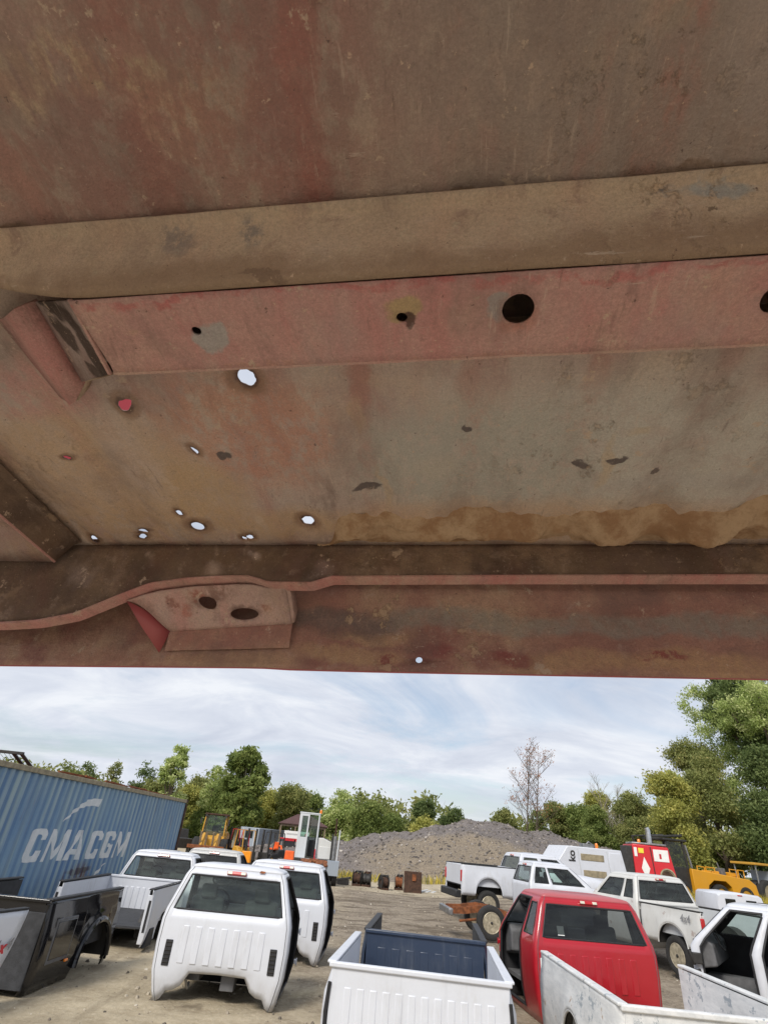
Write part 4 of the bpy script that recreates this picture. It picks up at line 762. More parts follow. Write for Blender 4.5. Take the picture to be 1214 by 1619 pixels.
tp = thing('camper_shell', 'white fibreglass truck cap with two small dark windows beyond the crew cab', 'truck cap', (14.4, 23.6, tz(14, 23.6) - .05), R(-8))
rows = []
for y, k in ((0, .96), (.1, 1), (1.0, 1), (2.0, 1), (2.1, .96)):
    rows.append([(-.86 * k, y, .72), (-.85 * k, y, 1.05), (-.78 * k, y, 1.30 * k + .03), (-.68 * k, y, 1.36 * k + .03), (0, y, 1.40 * k + .03), (.68 * k, y, 1.36 * k + .03), (.78 * k, y, 1.30 * k + .03), (.85 * k, y, 1.05), (.86 * k, y, .72)])
b = MB(); b.grid(rows); b.add(rows[0], [tuple(range(9))]); b.add(rows[-1], [tuple(range(9))]); b.build('cap_shell', 'white', tp, angle=40)
for s_ in (-1, 1): b = MB(); b.box((s_ * .36, -.012, 1.10), (.34, .02, .22)); b.build('cap_window', 'dark_glass', tp, bevel=.05, seg=3); b = MB(); b.box((s_ * .36, .004, 1.10), (.36, .02, .24)); b.build('window_seal', 'trim', tp, bevel=.05, seg=3)
b = MB(); b.box((0, 0.0, 1.345), (.16, .04, .03)); b.build('brake_light', 'lens_red', tp, bevel=.006)
for s_ in (-1, 1): b = MB(); b.box((s_ * .83, 1.05, .36), (.06, 2.1, .72)); b.build('support_side', 'white', tp, bevel=.02)
b = MB(); b.box((0, .03, .36), (1.6, .05, .72)); b.build('support_end', 'white', tp, bevel=.02)
# ------------------------------------------------------------------ shipping container
cn = thing('shipping_container', 'weathered blue corrugated shipping container lettered CMA CGM', 'container', (-6.82, 11.13, 0), R(-2.5))
CL, CHH, CW = 12.19, 2.896, 2.44
pit = .278; prof = []; y = .14
while y < CL - .30:
    prof += [(y, 0.0), (y + .072, 0.0), (y + .140, -.036), (y + .210, -.036)]; y += pit
prof.append((y, 0.0)); prof.append((CL - .12, 0.0)); prof[0] = (.12, 0.0)
def corr(yq): return lerp(prof, yq)
t = NT('container_blue', 0.6); X, Yc, Z = t.xyz(); n1 = t.noise(.6, 5, .6); stv = t.noise(3.0, 6, .7, t.map((1, 2.6, .07))); n3 = t.noise(20, 6, .7)
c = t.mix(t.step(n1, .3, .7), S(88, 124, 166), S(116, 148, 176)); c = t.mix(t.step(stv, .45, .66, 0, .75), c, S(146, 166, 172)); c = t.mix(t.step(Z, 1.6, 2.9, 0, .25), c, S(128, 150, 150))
c = t.mix(t.math('MULTIPLY', t.step(stv, .35, .25), .5), c, S(70, 104, 146))
wv = t.warp(1.2, .5); rst = t.math('MULTIPLY', t.step(t.noise(2.2, 7, .72, t.map((1, 3.2, .22), (1, 2, 3))), .60, .68), .85); c = t.mix(t.math('MULTIPLY', rst, .7), c, S(126, 104, 92))
bl = t.blob((0, 5.05, .72), (3, .75, .42), wv, 1.2, .6); c = t.mix(t.math('MULTIPLY', bl, t.step(t.noise(6, 7, .75, t.map((1, 2, .3))), .42, .6)), c, S(112, 82, 62)); c = t.mix(t.math('MULTIPLY', t.blob((0, 5.1, .93), (3, .6, .07), wv), .8), c, S(70, 48, 38))
c = t.mix(t.math('MULTIPLY', t.step(X, -.058, -.036, 0, .5), t.step(t.noise(1.3, 6, .65, t.map((1, 1, .3))), .35, .62)), c, S(168, 184, 184)); c = t.mix(t.step(X, -.045, -.062, 0, .22), c, S(46, 80, 130))  # ridges faded paler, recesses deeper blue; contrast stands in for weak corrugation shading
c = t.mix(t.step(n3, .62, .75, 0, .35), c, S(150, 165, 170)); t.base(c); t.bump(n3, .15, .01); M['container_blue'] = t.m
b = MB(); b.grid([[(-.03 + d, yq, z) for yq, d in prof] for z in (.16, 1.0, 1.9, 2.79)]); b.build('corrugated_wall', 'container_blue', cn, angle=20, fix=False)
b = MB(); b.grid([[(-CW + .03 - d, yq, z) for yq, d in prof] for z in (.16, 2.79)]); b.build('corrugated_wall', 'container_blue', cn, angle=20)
for x in (-.03, -CW + .03): 
    b = MB(); b.box((x, CL / 2, 2.835), (.06, CL - .32, .10)); b.build('top_rail', 'tan_metal' if x > -1 else 'container_blue', cn, bevel=.008)
    b = MB(); b.box((x, CL / 2, .08), (.06, CL - .32, .16)); b.build('bottom_rail', 'container_blue', cn, bevel=.008)
    for yq in (.06, CL - .06): b = MB(); b.box((x, yq, 1.45), (.07, .12, 2.62)); b.build('corner_post', 'dark_rust' if yq > 1 else 'container_blue', cn, bevel=.008)
for x in (-.08, -CW + .08):
    for yq in (.085, CL - .085):
        for z in (.06, CHH - .06): b = MB(); b.box((x, yq, z), (.165, .18, .12)); b.build('corner_casting', 'dark_rust', cn, bevel=.01)
b = MB(); b.grid([[(x, yq, 2.85 + .012 * math.sin(yq * 22)) for yq in np.linspace(.05, CL - .05, 120)] for x in (-.06, -CW + .06)]); b.build('roof', 'rust', cn)
for yq in (.05, CL - .05): b = MB(); b.box((-CW / 2, yq, 1.45), (CW - .16, .05, 2.7)); b.build('end_wall', 'container_blue', cn)
def on_wall(me, name, parent, mat='chalk_white'):
    """bend flat lettering (x = along wall, y = up) onto the corrugations"""
    bm = bmesh.new(); bm.from_mesh(me)
    for yq, _ in prof: bmesh.ops.bisect_plane(bm, geom=bm.verts[:] + bm.edges[:] + bm.faces[:], plane_co=(yq, 0, 0), plane_no=(1, 0, 0), dist=1e-5)
    for v in bm.verts: v.co = Vector((-.03 + corr(v.co.x) + .004, v.co.x, v.co.y))
    bm.normal_update(); me2 = bpy.data.meshes.new(name); bm.to_mesh(me2); bm.free(); me2.materials.append(M[mat]); o = bpy.data.objects.new(name, me2); col.objects.link(o); o.parent = parent; return o
t = NT('worn_white', .6); c = t.mix(t.step(t.noise(5, 7, .7), .4, .7), (.62, .64, .64), (.76, .76, .75)); c = t.mix(t.step(t.noise(11, 7, .75, t.map((1, 1, .4))), .64, .7, 0, .7), c, S(140, 126, 116)); t.base(c); M['worn_white'] = t.m
def glyph(polys, x0, x1):
    me = bpy.data.meshes.new('glyph'); vs = []; fs = []
    for p in polys: fs.append(list(range(len(vs), len(vs) + len(p)))); vs += [(x0 + (x1 - x0) * a + .10 * (q - .5), 1.17 + .62 * q, 0) for a, q in p]
    me.from_pydata(vs, [], fs); return me
def arc(cx, cy, rx, ry, a0, a1, n=7): return [(cx + rx * math.cos(R(a0 + (a1 - a0) * i / n)), cy + ry * math.sin(R(a0 + (a1 - a0) * i / n))) for i in range(n + 1)]
def strip(o, i): return [[o[k], o[k + 1], i[k + 1], i[k]] for k in range(len(o) - 1)]
oC = [(1, .66), (1, .80)] + arc(.72, .80, .28, .20, 0, 90, 4)[1:] + arc(.30, .78, .30, .22, 90, 180, 4) + arc(.30, .22, .30, .22, 180, 270, 4) + arc(.72, .20, .28, .20, 270, 360, 4) + [(1, .34)]
iC = [(.66, .66), (.66, .74)] + arc(.58, .74, .08, .08, 0, 90, 4)[1:] + arc(.42, .74, .08, .08, 90, 180, 4) + arc(.42, .26, .08, .08, 180, 270, 4) + arc(.58, .26, .08, .08, 270, 360, 4) + [(.66, .34)]
gC = strip(oC, iC); gG = gC + [[(.66, .34), (1, .34), (1, .50), (.66, .50)], [(.48, .40), (.66, .40), (.66, .54), (.48, .54)]]
gM = [[(0, 0), (.20, 0), (.20, 1), (0, 1)], [(.80, 0), (1, 0), (1, 1), (.80, 1)], [(.20, 1), (.20, .62), (.42, .05), (.52, .30)], [(.80, 1), (.52, .30), (.58, .05), (.80, .62)], [(.42, .05), (.58, .05), (.52, .30)]]
gA = [[(0, 0), (.26, 0), (.56, 1), (.34, 1)], [(.74, 0), (1, 0), (.66, 1), (.44, 1)], [(.24, .18), (.76, .18), (.72, .36), (.30, .36)]]
for g_, a, z_ in ((gC, 2.42, 3.12), (gM, 3.22, 4.10), (gA, 4.22, 4.98), (gC, 5.20, 5.92), (gG, 6.02, 6.74), (gM, 6.84, 7.66)):
    on_wall(glyph(g_, a, z_), 'letter', cn, 'worn_white')
def swoosh(top, bot):
    me = bpy.data.meshes.new('swoosh'); n = len(top); me.from_pydata([(*p, 0) for p in top + bot], [], [(i, i + 1, n + i + 1, n + i) for i in range(n - 1)]); return me
on_wall(swoosh([(3.58, 1.93), (3.85, 2.16), (4.15, 2.31), (4.45, 2.44), (4.8, 2.49), (5.18, 2.50)], [(3.6, 1.93), (3.9, 2.10), (4.2, 2.24), (4.5, 2.30), (4.85, 2.33), (5.12, 2.32)]), 'emblem', cn, 'worn_white')
on_wall(swoosh([(5.62, .62), (5.95, .78), (6.2, .90), (6.52, 1.06)], [(5.66, .61), (6.05, .73), (6.25, .84), (6.54, 1.05)]), 'emblem', cn, 'worn_white')
# scrap on the container roof
hr = thing('headache_rack', 'black truck rack with mesh lying on the container roof', 'rack', (-8.05, 13.0, 2.87), R(6))
for a, z_ in (((-.1, 0, .27), (1.75, .07, .06)), ((-.1, .9, .03), (1.75, .07, .06))): b = MB(); b.box(a, z_); b.build('cross_tube', 'machine_black', hr, bevel=.01)
for x in (-.75, .55, .72): b = MB(); b.tube([(x, 0, .27), (x, .9, .03)], .035, 6); b.build('side_tube', 'machine_black', hr)
b = MB()
for k in range(14): b.tube([(-.7 + k * .095, 0.02, .26), (-.7 + k * .095, .88, .03)], .004, 4)
b.build('mesh_screen', 'machine_black', hr)
for i in range(9):
    yq = 15.2 + i * .75 + random.uniform(-.2, .2); b = MB(); a = random.uniform(-.5, .5) + 1.4; ln = random.uniform(.8, 1.7)
    b.box((0, 0, 0), (ln, random.uniform(.06, .3), .03), rz=a, ry=random.uniform(-.06, .02)); b.box((.1, .05, .03), (ln * .7, .05, .04), rz=a + .3)
    o = b.build('scrap_strip', 'rust', bevel=.004); o.location = (-6.82 + .0435 * (yq - 11) - .38 - random.uniform(0, .5), yq, 2.925); tag(o, 'rusty scrap metal strip lying on the container roof', 'scrap metal', 'scrap on the container roof')

# ------------------------------------------------------------------ white yard tractor
yt = thing('yard_tractor', 'white yard tractor with open rear door and rusty fifth wheel deck', 'tractor truck', (-1.95, 35.0, 0), R(2))
def frame_rect(x0, x1, z0, z1, k): return [(x0, z0), (x1, z0), (x1, z1), (x0, z1)], [(x0 + k, z0 + k), (x1 - k, z0 + k), (x1 - k, z1 - k), (x0 + k, z1 - k)]
b = MB(); o_, i_ = frame_rect(-1.15, 0.0, .95, 3.22, .07); b.frame(o_, i_, 'y', .92, .97); b.build('cab_back_frame', 'chalk_white', yt)
b = MB(); b.box((-.575, 1.65, 3.22), (1.2, 1.5, .07)); b.build('cab_roof', 'chalk_white', yt, bevel=.02)
for x in (-1.13, -.02):
    b = MB(); b.prism([(.97, .95), (2.3, .95), (2.3, 2.0), (.97, 2.0)], 'x', x - .02, x + .02); b.build('cab_side', 'chalk_white', yt)
    b = MB(); b.prism([(1.0, 2.0), (2.25, 2.0), (2.15, 3.18), (1.0, 3.18)], 'x', x - .004, x + .004); b.build('cab_window', 'glass', yt)
    b = MB(); b.tube([(x, 2.3, 2.0), (x, 2.2, 3.2)], .035, 6); b.build('cab_pillar', 'chalk_white', yt)
b = MB(); b.box((-.575, 2.3, 1.5), (1.12, .04, 1.1)); b.build('cab_front', 'chalk_white', yt); b = MB(); b.box((-.575, 2.27, 2.6), (1.1, .01, 1.15)); b.build('windshield', 'glass', yt)
b = MB(); b.frame(*frame_rect(-1.08, -.58, 1.02, 3.15, .09), 'y', .86, .91); b.box((-.83, .885, 1.55), (.36, .03, .95)); dr = b.build('sliding_door', 'chalk_white', yt, bevel=.01)
b = MB(); b.box((-.83, .885, 2.55), (.33, .012, 1.05)); b.build('door_glass', 'glass', dr)
b = MB(); b.box((-.3, 1.6, 1.5), (.4, .15, .8)); b.box((-.3, 1.8, 1.2), (.42, .5, .2)); b.build('driver_seat', 'interior', yt, bevel=.04)
b = MB(); b.tube([(-.35 + .2 * math.cos(q), 2.0 - .08 * math.sin(q), 2.0 + .16 * math.sin(q)) for q in np.linspace(0, 6.28, 16, endpoint=False)], .015, 6, closed=True); b.build('steering_wheel', 'trim', yt)
b = MB(); b.lathe([(.07, 0), (.07, .12), (.05, .17)], 12, T4((.02, 1.1, 3.26))); b.build('beacon', 'lens_orange', yt)
b = MB(); b.prism([(.0, .95), (1.15, .95), (1.15, 1.75), (.35, 2.05), (.0, 2.05)], 'y', 1.05, 2.9); b.build('engine_cover', 'old_white', yt, bevel=.04)
b = MB(); b.box((.62, .98, 1.35), (1.0, .06, .6)); b.build('battery_box', 'old_white', yt, bevel=.02)
b = MB(); b.lathe([(.12, 0), (.12, 1.1)], 14, T4((1.0, .75, 1.1))); b.build('exhaust_shield', 'steel', yt); b = MB(); b.tube([(1.0, .75, 2.1), (1.0, .75, 2.9), (.96, .70, 3.05)], .05, 8); b.build('exhaust_stack', 'dark_rust', yt)
b = MB(); b.tube([(.86, .7, .9), (.86, .7, 2.3)], .055, 8); b.build('air_pipe', 'machine_black', yt); b = MB(); b.tube([(1.2, .6, 1.0), (1.24, .6, 2.5)], .04, 8); b.build('guard_post', 'chalk_white', yt)
for x in (-.45, .45): b = MB(); b.box((x, .1, .80), (.12, 5.6, .26)); b.build('frame_rail', 'dark_rust', yt)
b = MB(); b.box((0, .4, .96), (2.2, 1.0, .05)); b.build('deck', 'grey_blue', yt)
b = MB(); b.prism([(-.75, -.35), (-.45, -.6), (-.1, -.25), (-.1, .3), (-.6, .35), (-.8, .1)], 'z', 1.0, 1.07); b.prism([(.75, -.35), (.45, -.6), (.1, -.25), (.1, .3), (.6, .35), (.8, .1)], 'z', 1.0, 1.07)
b.M = T4((0, -1.1, 0.1)) @ Matrix.Rotation(R(14), 4, 'X'); b2 = MB(); b2.M = T4((0, -1.1, -.05)) @ Matrix.Rotation(R(16), 4, 'X'); 
b2.prism([(-.75, -.35), (-.45, -.6), (-.12, -.25), (-.12, .3), (-.6, .35), (-.8, .1)], 'z', 1.0, 1.08); b2.prism([(.75, -.35), (.45, -.6), (.12, -.25), (.12, .3), (.6, .35), (.8, .1)], 'z', 1.0, 1.08); b2.box((0, .25, 1.03), (.5, .3, .1)); b2.build('fifth_wheel', 'rust', yt, bevel=.02)
for x in (-1.02, 1.02): b = MB(); b.box((x, -1.1, 1.06), (.62, 1.1, .03)); b.box((x, -1.68, .75), (.6, .03, .6)); b.build('mudguard', 'grey_blue' if x > 0 else 'machine_black', yt)
for x in (-1.15, -.84, .84, 1.15): wheel(yt, T4((x, -1.1, .5)), .5, .27, 'chalk_white', 6)
for x in (-1.0, 1.0): wheel(yt, T4((x, 2.3, .5)), .5, .27, 'chalk_white', 6)
b = MB(); b.tube([(-.05, .84, 1.0), (-.05, .84, 1.5)], .03, 6); b.box((0.02, .84, .93), (.08, .05, .25)); b.build('grab_handle', 'bright_red', yt)

# ------------------------------------------------------------------ loader and forklifts
ld = thing('wheel_loader', 'yellow wheel loader with glass cab and forks behind the container', 'loader', (-10.6, 48.5, 0), R(185))
b = MB(); b.prism([(-2.6, .9), (-.2, .9), (-.2, 1.75), (-1.2, 1.85), (-2.6, 1.65)], 'x', -.95, .95); b.build('engine_hood', 'dull_yellow', ld, bevel=.06)
b = MB(); b.prism([(-.3, .7), (.75, .7), (.75, 1.35), (.35, 1.55), (-.3, 1.55)], 'x', -.9, .9); b.build('front_frame', 'dull_yellow', ld, bevel=.05)
for x in (-.82, .82):
    for y0, y1 in ((.45, .25), (-.95, -.85)): b = MB(); b.tube([(x, y0, 1.5), (x * .95, y1, 2.85)], .05, 6); b.build('cab_pillar', 'dull_yellow', ld)
b = MB(); b.box((0, -.3, 2.90), (1.75, 1.4, .12)); b.build('cab_roof', 'dark_rust', ld, bevel=.04)
b = MB(); b.add([(-.78, .45, 1.55), (.78, .45, 1.55), (.75, .27, 2.84), (-.75, .27, 2.84)], [(0, 1, 2, 3)]); b.build('cab_windshield', 'glass', ld); b = MB(); b.add([(-.78, -.95, 1.7), (.78, -.95, 1.7), (.75, -.87, 2.84), (-.75, -.87, 2.84)], [(0, 1, 2, 3)]); b.build('rear_window', 'glass', ld)
for x in (-.81, .81): b = MB(); b.add([(x, .43, 1.55), (x, -.93, 1.55), (x * .96, -.87, 2.84), (x * .96, .27, 2.84)], [(0, 1, 2, 3)]); b.build('side_window', 'glass', ld); b = MB(); b.box((x * 1.28, .5, 2.4), (.12, .08, .42)); b.build('mirror', 'trim', ld, bevel=.02); b = MB(); b.lathe([(.09, 0), (.09, .08)], 10, T4((x * .9, .4, 2.78)) @ Matrix.Rotation(R(-90), 4, 'X')); b.build('work_lamp', 'machine_black', ld)
for x in (-.5, .5): b = MB(); b.tube([(x, .3, 1.5), (x, 1.2, 1.55), (x, 2.1, .75)], [.13, .14, .11], 6); b.build('lift_arm', 'dull_yellow', ld)
for x in (-.75, -.3, .2, .6): b = MB(); b.box((x, 1.95, 1.15), (.13, .08, 1.2), rx=R(-18)); b.build('fork_tine', 'wood', ld, bevel=.01)
b = MB(); b.box((.1, 2.15, .78), (2.6, .25, .22)); b.build('fork_carriage', 'rust', ld, bevel=.02)
for x in (-1.0, 1.0):
    for y_ in (.75, -1.9): wheel(ld, T4((x, y_, .68)), .68, .5, 'dull_yellow', 6)
b = MB(); b.tube([(-.35 + .2 * math.cos(q), .05, 1.9 + .2 * math.sin(q)) for q in np.linspace(0, 6.28, 14, endpoint=False)], .02, 6, closed=True); b.build('steering_wheel', 'trim', ld); b = MB(); b.box((0, -.5, 1.8), (.5, .15, .7)); b.build('operator_seat', 'interior', ld, bevel=.04)
def forklift(label, loc, rz, body, seat='interior'):
    r_ = thing('forklift', label, 'forklift', loc, rz, 'forklifts parked behind the cabs')
    b = MB(); b.prism([(-1.1, .25), (.5, .25), (.55, .75), (-.2, .8), (-.3, 1.0), (-1.0, 1.05), (-1.15, .7)], 'x', -.5, .5); b.build('body', body, r_, bevel=.05)
    for x in (-.45, .45):
        b = MB(); b.tube([(x, .5, .75), (x, .25, 2.05)], .035, 6); b.tube([(x, -.95, 1.0), (x, -.75, 2.05)], .035, 6); b.build('guard_post', body, r_)
        b = MB(); b.box((x * .7, .78, 1.15), (.10, .12, 2.1)); b.build('mast_rail', 'machine_black', r_); b = MB(); b.box((x * .6, 1.3, .12), (.11, .95, .05)); b.build('fork', 'machine_black', r_)
    b = MB()
    for k in range(5): b.box((0, -.75 + .25 * k, 2.07), (.94, .06, .04))
    b.build('overhead_guard', body, r_); b = MB(); b.box((0, .9, .55), (.85, .05, .5)); b.build('carriage', 'machine_black', r_); b = MB(); b.box((0, -.5, 1.25), (.45, .12, .5)); b.box((0, -.25, 1.05), (.45, .45, .12)); b.build('seat', seat, r_, bevel=.03)
    for x in (-.42, .42):
        for y_, q in ((.45, .32), (-.8, .25)): wheel(r_, T4((x, y_, q)), q, .2, 'dull_yellow', 4)
    return r_
forklift('yellow forklift beside the wheel loader', (-7.6, 46.0, 0), R(215), 'dull_yellow')
forklift('black forklift with orange seat in front of the grey trailer', (-5.85, 47.0, 0), R(150), 'machine_black', 'safety_orange')
forklift('red forklift tucked behind the loader and the yellow forklift', (-9.0, 50.5, 0), R(160), 'bright_red')
eq = thing('parked_truck', 'small black and silver truck between container and loader', 'truck', (-14.0, 50.5, 0), R(40))
b = MB(); b.prism([(-2, .5), (2, .5), (2, 1.1), (1.0, 1.2), (.6, 1.75), (-.4, 1.75), (-.6, 1.15), (-2, 1.15)], 'x', -.85, .85); b.build('body', 'machine_black', eq, bevel=.05); b = MB(); b.box((0, .1, 1.47), (1.72, .7, .34)); b.build('windows', 'dark_glass', eq)
for x in (-.8, .8):
    for y_ in (-1.3, 1.3): wheel(eq, T4((x, y_, .35)), .35, .22, 'steel')
# loose orange markers, set on stands between the cabs
for nm, lbl, loc, mat, h_ in (('marker_box', 'amber marker box on a black post behind the silver cab', (-4.35, 27.0, 0), 'amber', .97), ('marker_box', 'orange and white marker box on a post beside the yard tractor', (-2.62, 27.5, 0), 'safety_orange', 1.12)):
    r_ = thing(nm, lbl, 'marker', loc, 0); b = MB(); b.box((0, 0, h_ + .18), (.40, .30, .40), taper=.92); b.build('box', mat, r_, bevel=.02); b = MB(); b.box((0, 0, h_ - .08), (.44, .34, .12)); b.build('base', 'chalk_white' if mat != 'amber' else 'machine_black', r_, bevel=.01); b = MB(); b.tube([(0, 0, 0), (0, 0, h_ - .14)], .06, 8); b.build('post', 'machine_black', r_); b = MB(); b.box((0, 0, .03), (.6, .6, .06)); b.build('foot', 'machine_black', r_)
# gazebo, trailer, red loader with sign
gz = thing('gazebo', 'open wooden shelter with brown hipped roof behind the yard tractor', 'gazebo', (-4.9, 60, 0), R(8))
b = MB(); b.add([(-2.3, -1.8, 2.9), (2.3, -1.8, 2.9), (2.3, 1.8, 2.9), (-2.3, 1.8, 2.9), (-.6, 0, 3.75), (.6, 0, 3.75)], [(0, 1, 5, 4), (1, 2, 5), (2, 3, 4, 5), (3, 0, 4)]); b.build('roof', 'roof_brown', gz, smooth=False, solid=.06)
for x in (-2.05, -.7, .7, 2.05):
    for y_ in (-1.6, 1.6): b = MB(); b.box((x, y_, 1.45), (.12, .12, 2.9)); b.build('post', 'wood', gz)
for y_ in (-1.6, 1.6): b = MB(); b.box((0, y_, 2.78), (4.2, .1, .2)); b.build('beam', 'wood', gz); b = MB(); b.box((0, y_, 1.0), (4.0, .06, .08)); b.build('railing', 'wood', gz)
tl = thing('trailer', 'grey box trailer with pale blue side near the shelter', 'trailer', (-8.6, 60.5, 0), R(-30))
b = MB(); b.box((0, 0, 1.35), (2.2, 4.0, 1.9)); b.build('box', 'grey_blue', tl, bevel=.04)
for k in range(3): b = MB(); b.box((-.7 + .7 * k, -2.02, 1.35), (.06, .04, 1.8)); b.build('door_post', 'chalk_white', tl)
b = MB(); b.box((0, -2.01, 1.75), (.9, .03, .6)); b.build('window', 'dark_glass', tl)
for x in (-1, 1): wheel(tl, T4((x, 0, .35)), .35, .22, 'steel')
rl = thing('skid_loader', 'red skid loader under a white sign board beside the yard tractor', 'loader', (-5.0, 51, 0), R(200))
b = MB(); b.prism([(-1.2, .3), (.6, .3), (.8, .8), (.1, 1.0), (-.9, 1.1), (-1.3, .8)], 'x', -.7, .7); b.build('body', 'bright_red', rl, bevel=.05); b = MB(); b.box((0, -.2, 1.75), (1.3, 1.1, .08)); b.build('roof', 'bright_red', rl)
for x in (-.6, .6):
    b = MB(); b.tube([(x, .3, .9), (x, .3, 1.75)], .05, 6); b.tube([(x, -.7, 1.0), (x, -.7, 1.75)], .05, 6); b.build('cage_post', 'machine_black', rl); b = MB(); b.tube([(x * 1.25, -1.0, 1.2), (x * 1.25, .5, 1.2), (x * 1.25, 1.4, .4)], .07, 6); b.build('lift_arm', 'safety_orange', rl)
    for y_ in (-.75, .45): wheel(rl, T4((x * 1.25, y_, .36)), .36, .26, 'chalk_white', 4)
b = MB(); b.prism([(1.2, .1), (1.9, .1), (1.5, .6), (1.2, .75)], 'x', -.8, .8); b.build('bucket', 'safety_orange', rl)
b = MB(); b.box((0, 0, 1.4), (.8, .5, .4)); b.build('seat', 'interior', rl)
sb = thing('sign_board', 'white sign board with red trim on posts behind the red loader', 'sign', (-4.75, 53.5, 0), R(5))
b = MB(); b.box((0, 0, 2.0), (2.1, .06, .62)); b.build('panel', 'paper', sb); b = MB(); b.box((0, -.01, 1.6), (2.1, .06, .14)); b.build('trim_strip', 'bright_red', sb)
for x in (-.9, .9): b = MB(); b.box((x, .05, .9), (.08, .06, 1.8)); b.build('post', 'steel', sb)
b = MB(); b.box((-.1, -.034, 2.08), (1.5, .006, .12)); b.build('faded_line', 'silver', sb); b = MB(); b.box((.8, -.034, 2.1), (.22, .006, .2)); b.build('corner_mark', 'decal_red', sb)

# ------------------------------------------------------------------ rusty machine parts in a row
def spool(label, loc, rz, n, mats):
    r_ = thing('machine_part', label, 'machine part', loc, rz, 'rusty machine parts in a row')
    for k in range(n):
        x = (k - (n - 1) / 2) * .55; A = T4((x, 0, .42)) @ Matrix.Rotation(R(90), 4, 'Y')
        b = mb_(A); b.lathe([(.28, -.2), (.30, -.1), (.26, 0), (.30, .1), (.28, .2)], 16); b.build('drum', mats[k % 2], r_)
        for s_ in (-1, 1): b = mb_(A); b.lathe([(.16, s_ * .22), (.40, s_ * .22), (.42, s_ * .25), (.16, s_ * .25)], 18, close=True); b.build('flange', 'machine_black', r_)
        b = MB(); b.box((x, .05, .06), (.5, .75, .12)); b.build('skid', 'dark_rust', r_)
        b = MB(); b.box((x + .05, .12, .76), (.3, .16, .12), rz=.4); b.tube([(x - .15, 0, .7), (x - .05, -.2, .82), (x + .12, -.25, .7)], .035, 6); b.build('fitting', mats[(k + 1) % 2], r_, bevel=.01)
    return r_
pr = spool('pair of rusty black gear housings with shafts nearest the yard tractor', (.72, 35.6, 0), R(-6), 2, ('dark_rust', 'machine_black')); pr.scale = (.95, .95, .85); b = MB(); b.box((-1.05, .0, .30), (.8, .6, .10), ry=R(-12)); b.box((-1.05, -.25, .15), (.7, .05, .3)); b.build('side_plate', 'machine_black', pr)
spool('single small rusty winch with steel ring in the parts row', (1.88, 34.6, 0), R(20), 1, ('dark_rust', 'machine_black')).scale = (.8, .8, .8)
spool('long rusty orange gear housing behind the steel plate', (3.0, 35.4, 0), R(-4), 2, ('rust', 'machine_black')).scale = (.95, .95, .85)
pl = thing('steel_plate', 'square rusty steel plate standing on edge beside the machine parts', 'steel plate', (3.38, 34.2, 0), R(8))
b = MB(); b.box((0, 0, .47), (.95, .05, .94), rx=R(-6)); b.build('plate', 'dark_rust', pl, bevel=.006); b = MB(); b.box((.05, -.05, .68), (.2, .012, .3), rx=R(-6)); b.build('rust_patch', 'rust', pl); b = MB(); b.box((0, .12, .1), (.8, .25, .06)); b.build('foot', 'dark_rust', pl)
for i in range(3):
    b = MB(); b.box((0, 0, 0), (.16, 2.2, .06)); o = b.build('board', 'chalk_white', bevel=.006); o.location = (4.15 + .34 * i, 35.6 + .1 * i, .06); o.rotation_euler = (0, 0, R(-18)); tag(o, 'white painted board lying on the sand beside the steel plate', 'board', 'white boards on the sand')

# ------------------------------------------------------------------ sweeper, red machine, yellow machine
z0 = tz(10.6, 28.5)
sw = thing('sweeper_truck', 'white sweeper truck body with black lettering and orange beacon', 'truck', (10.55, 28.6, z0), R(6))
b = MB(); b.prism([(-1.55, .7), (1.65, .7), (1.30, 2.45), (-1.20, 2.45), (-1.75, 1.75)], 'y', -1.0, 1.0); hb = b.build('hopper_body', 'white', sw, bevel=.03)
for (x0, x1, z_0, z_1) in ((-.62, .45, 1.95, 2.2), (-.55, .5, 1.35, 1.6)): b = MB(); b.box(((x0 + x1) / 2, -1.005, (z_0 + z_1) / 2), (x1 - x0, .02, z_1 - z_0)); b.build('recess', 'tan_metal', hb, bevel=.01)
for x in (-.75, .6): b = MB(); b.tube([(x, -1.01, 2.38), (x + .13, -1.01, .9)], .015, 6); b.build('panel_seam', 'chalk_white', hb)
b = MB(); b.prism([(.68, .95), (1.48, .95), (1.24, 2.32), (.70, 2.32)], 'y', -1.03, -1.0); b.build('side_door', 'white', hb, bevel=.012)
lettering('ko', .42, 'machine_black', sw, (-1.02, -1.012, 2.08), (R(90), R(-90), 0), bold=.012)
b = MB(); b.box((-.05, -.5, 2.52), (.5, .4, .16)); b.tube([(-.2, -.6, 2.5), (0, -.6, 2.68), (.3, -.6, 2.5)], .04, 6); b.build('roof_hatch', 'steel', sw, bevel=.02)
b = MB(); b.lathe([(.07, 0), (.07, .14), (.05, .19)], 12, T4((.42, -.5, 2.46))); b.build('beacon', 'lens_orange', sw)
for x in (-1.1, 1.1):
    for y_ in (-.85, .85): wheel(sw, T4((x, y_, .45)) @ Matrix.Rotation(R(90), 4, 'Z'), .45, .26, 'chalk_white')
b = MB(); b.box((0, 0, .62), (3.6, 1.4, .16)); b.build('frame', 'machine_black', sw)
z0 = tz(15.0, 31)
rmn = thing('boom_machine', 'red machine rear with white diamond, round fan grille and chrome exhaust', 'machine', (15.75, 33.2, z0), R(-12))
b = MB(); b.prism([(-.95, .6), (1.15, .6), (.80, 2.75), (-.95, 2.80)], 'y', -.9, 1.4); b.build('engine_body', 'bright_red', rmn, bevel=.04)
